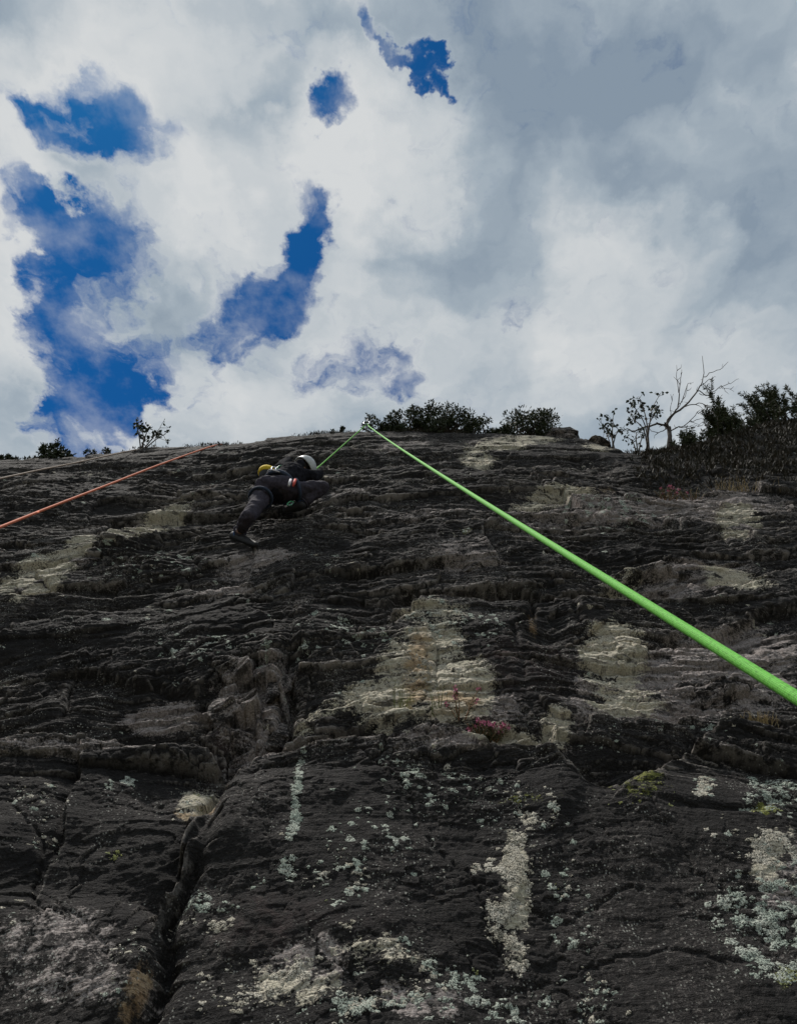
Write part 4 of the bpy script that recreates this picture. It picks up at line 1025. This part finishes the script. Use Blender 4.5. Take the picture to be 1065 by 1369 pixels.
# heather and dead bracken over the right-hand shoulder
def cover(name, label, cat, mat, mask, count, blades, lo, hi, seed, wd=.004):
    g = np.random.default_rng(seed); r = random.Random(seed)
    w = (np.clip(mask, 0, None) * CELL_ALL).reshape(-1).astype(np.float64); cs = np.cumsum(w); pick = np.searchsorted(cs, g.random(count) * cs[-1])
    mb = MB()
    for i in pick:
        rr_, cc = divmod(int(i), NC); p = Vector(P3[rr_, cc].astype(float)) - Vector(NN) * .01
        for _ in range(blades):
            dv = (Vector(NN) * .6 + Vector((0, 0, .7)) + rdir(r) * .75).normalized()
            mb.add(leaf(p + rdir(r) * .03, dv, r.uniform(lo, hi), wd * r.uniform(.7, 1.6), r))
    ob = mb.build(name, mat, None, False); tag(ob, label, cat, kind='stuff'); return ob
CELL_ALL = np.concatenate([CELL, np.repeat(CELL[-1:], ncap, 0) * 3], 0)
PXp = np.concatenate([PX, np.repeat(PX[-1:], ncap, 0)], 0); PYp = np.concatenate([PY, np.repeat(PY[-1:], ncap, 0) - 2], 0)
capm = np.concatenate([np.zeros_like(PX), np.ones((ncap, NC), np.float32) * (np.arange(ncap) < 12)[:, None]], 0)
nz_ = fbm(Xp * 1.3, WSp * 1.5, 3, 201)
shoulder = sstep(835, 900, PXp) * (sstep(652, 622, PYp + nz_ * 30) + capm)
cover('heather', 'dark heather and dead bracken covering the right shoulder of the cliff', 'heather', HEATH, shoulder * np.clip(1.2 + nz_ * 1.6, .2, 2), 8500, 9, .03, .11, 51, .007)
tufts = capm * (np.arange(NRT) < NRT - ncap + 6)[:, None] * np.clip(nz_ * 2.2 + .1, 0, 1) * (PXp > -200) * (PXp < 1250)
cover('brink_grass', 'short dark grass and moss along the brink of the cliff', 'grass', HEATH, tufts, 900, 7, .02, .06, 52, .004)

# boulder on the brink
bl = Vector(crest(752, 4))
bo = set_rock(752, 590, .62, .40, .42, 2, 'boulder', None, np.array(bl) + np.array([.0, .05, .02]), .1, 0)
bo['label'] = 'rounded boulder on the cliff top right of the tallest shrub'; bo['category'] = 'boulder'
bl = Vector(crest(790, 4)); bo = set_rock(790, 600, .5, .26, .4, 4, 'boulder', None, np.array(bl) + np.array([0, .03, -.06]), -.1, 0)
bo['label'] = 'low flat boulder on the brink between the rounded boulder and the small sapling'; bo['category'] = 'boulder'

# ------------------------------------------------------------------ plants on the ledges
FLOW = leaf_mat('pink_heather_flower', (.50, .10, .22), (.66, .25, .36)); GRN = leaf_mat('heather_green', (.045, .06, .028), (.12, .115, .06)); DRY = leaf_mat('dry_stem', (.20, .10, .06), (.33, .20, .11))
def heather(px, py, w, h_, n_st, label, seed, tall=False, flowers=.5, lift=.02):
    r = random.Random(seed); b = Vector(cliff_at(px, py, lift)); t = empty('heather_plant', b); tag(t, label, 'heather', 'heather plants on the ledges')
    st = MB(); fo = MB(); fl_list = []
    for k in range(n_st):
        bs_ = b + Vector((r.uniform(-.32, .32) * w, r.uniform(-.02, .02), r.uniform(-.01, .01)))
        dv = Vector((r.gauss(0, .45) + (bs_.x - b.x) / w * 1.6, -.45 + r.gauss(0, .3), 1)).normalized(); L_ = h_ * r.uniform(.5, 1.05); e_ = bs_ + dv * L_
        P_ = catmull([bs_, bs_.lerp(e_, .5) + rdir(r) * L_ * .08, e_], 4); st.add(tube(P_, [.0035 * (1 - .6 * i / len(P_)) for i in range(len(P_))], 5))
        for j in range(34):
            p = P_[r.randrange(1, len(P_))]; fo.add(leaf(p + rdir(r) * .004, dv * .5 + rdir(r), r.uniform(.012, .026), .0035, r))
        if r.random() < flowers:
            fm = MB()
            for j in range(10): fm.add(leaf(e_ + rdir(r) * .010, rdir(r, .4), r.uniform(.014, .024), .007, r))
            fl_list.append(fm)
    st.build('stems', DRY, t); fo.build('foliage', GRN, t, smooth=False)
    for fm in fl_list: fm.build('flower', FLOW, t, smooth=False)
heather(650, 972, .24, .13, 36, 'heather tuft with pink flowers on the ledge below the pale rock', 61)
heather(618, 955, .10, .22, 6, 'thin pink-tipped heather sprig left of the flowering tuft', 62, flowers=1)
heather(890, 676, .36, .15, 22, 'reddish heather on the right-hand ledge under the shoulder', 63, flowers=.45)
heather(925, 668, .30, .14, 16, 'small reddish heather right of the other on the upper ledge', 64, flowers=.4)
def grass(px, py, n_, h_, label, seed, mat, spread=.06):
    r = random.Random(seed); b = Vector(cliff_at(px, py, .0)); t = empty('grass_tuft', b); tag(t, label, 'grass', 'grass tufts on the ledges'); mb = MB()
    for k in range(n_):
        s0 = b + Vector((r.gauss(0, spread), 0, r.gauss(0, .01))); dv = Vector((r.gauss(0, .35), -.35 + r.gauss(0, .2), 1)).normalized(); L_ = h_ * r.uniform(.5, 1.1)
        P_ = catmull([s0, s0 + dv * L_ * .55, s0 + dv * L_ + Vector((r.gauss(0, .25), -.2, -.1)) * L_ * .4], 3); mb.add(tube(P_, [.0024 * (1 - .8 * i / len(P_)) for i in range(len(P_))], 4))
    mb.build('blades', mat, t)['kind'] = 'stuff'
GB = leaf_mat('grass_blade', (.12, .15, .05), (.22, .22, .09)); GD = leaf_mat('dry_grass_blade', (.24, .18, .08), (.34, .26, .13))
grass(535, 940, 14, .22, 'thin green grass stalks on the pale patch, left of the other stalks', 71, GB, .03)
grass(585, 945, 14, .22, 'thin green grass stalks nearer the pink heather', 72, GB, .03)
grass(1020, 958, 46, .10, 'yellowish dry grass tuft on the ledge below the rope at right', 73, GD)
grass(985, 655, 60, .18, 'brown dry grass under the dark heather at upper right', 74, GD, .14)
grass(622, 720, 12, .08, 'tiny bright green tuft in the middle of the upper face', 75, GB, .02)
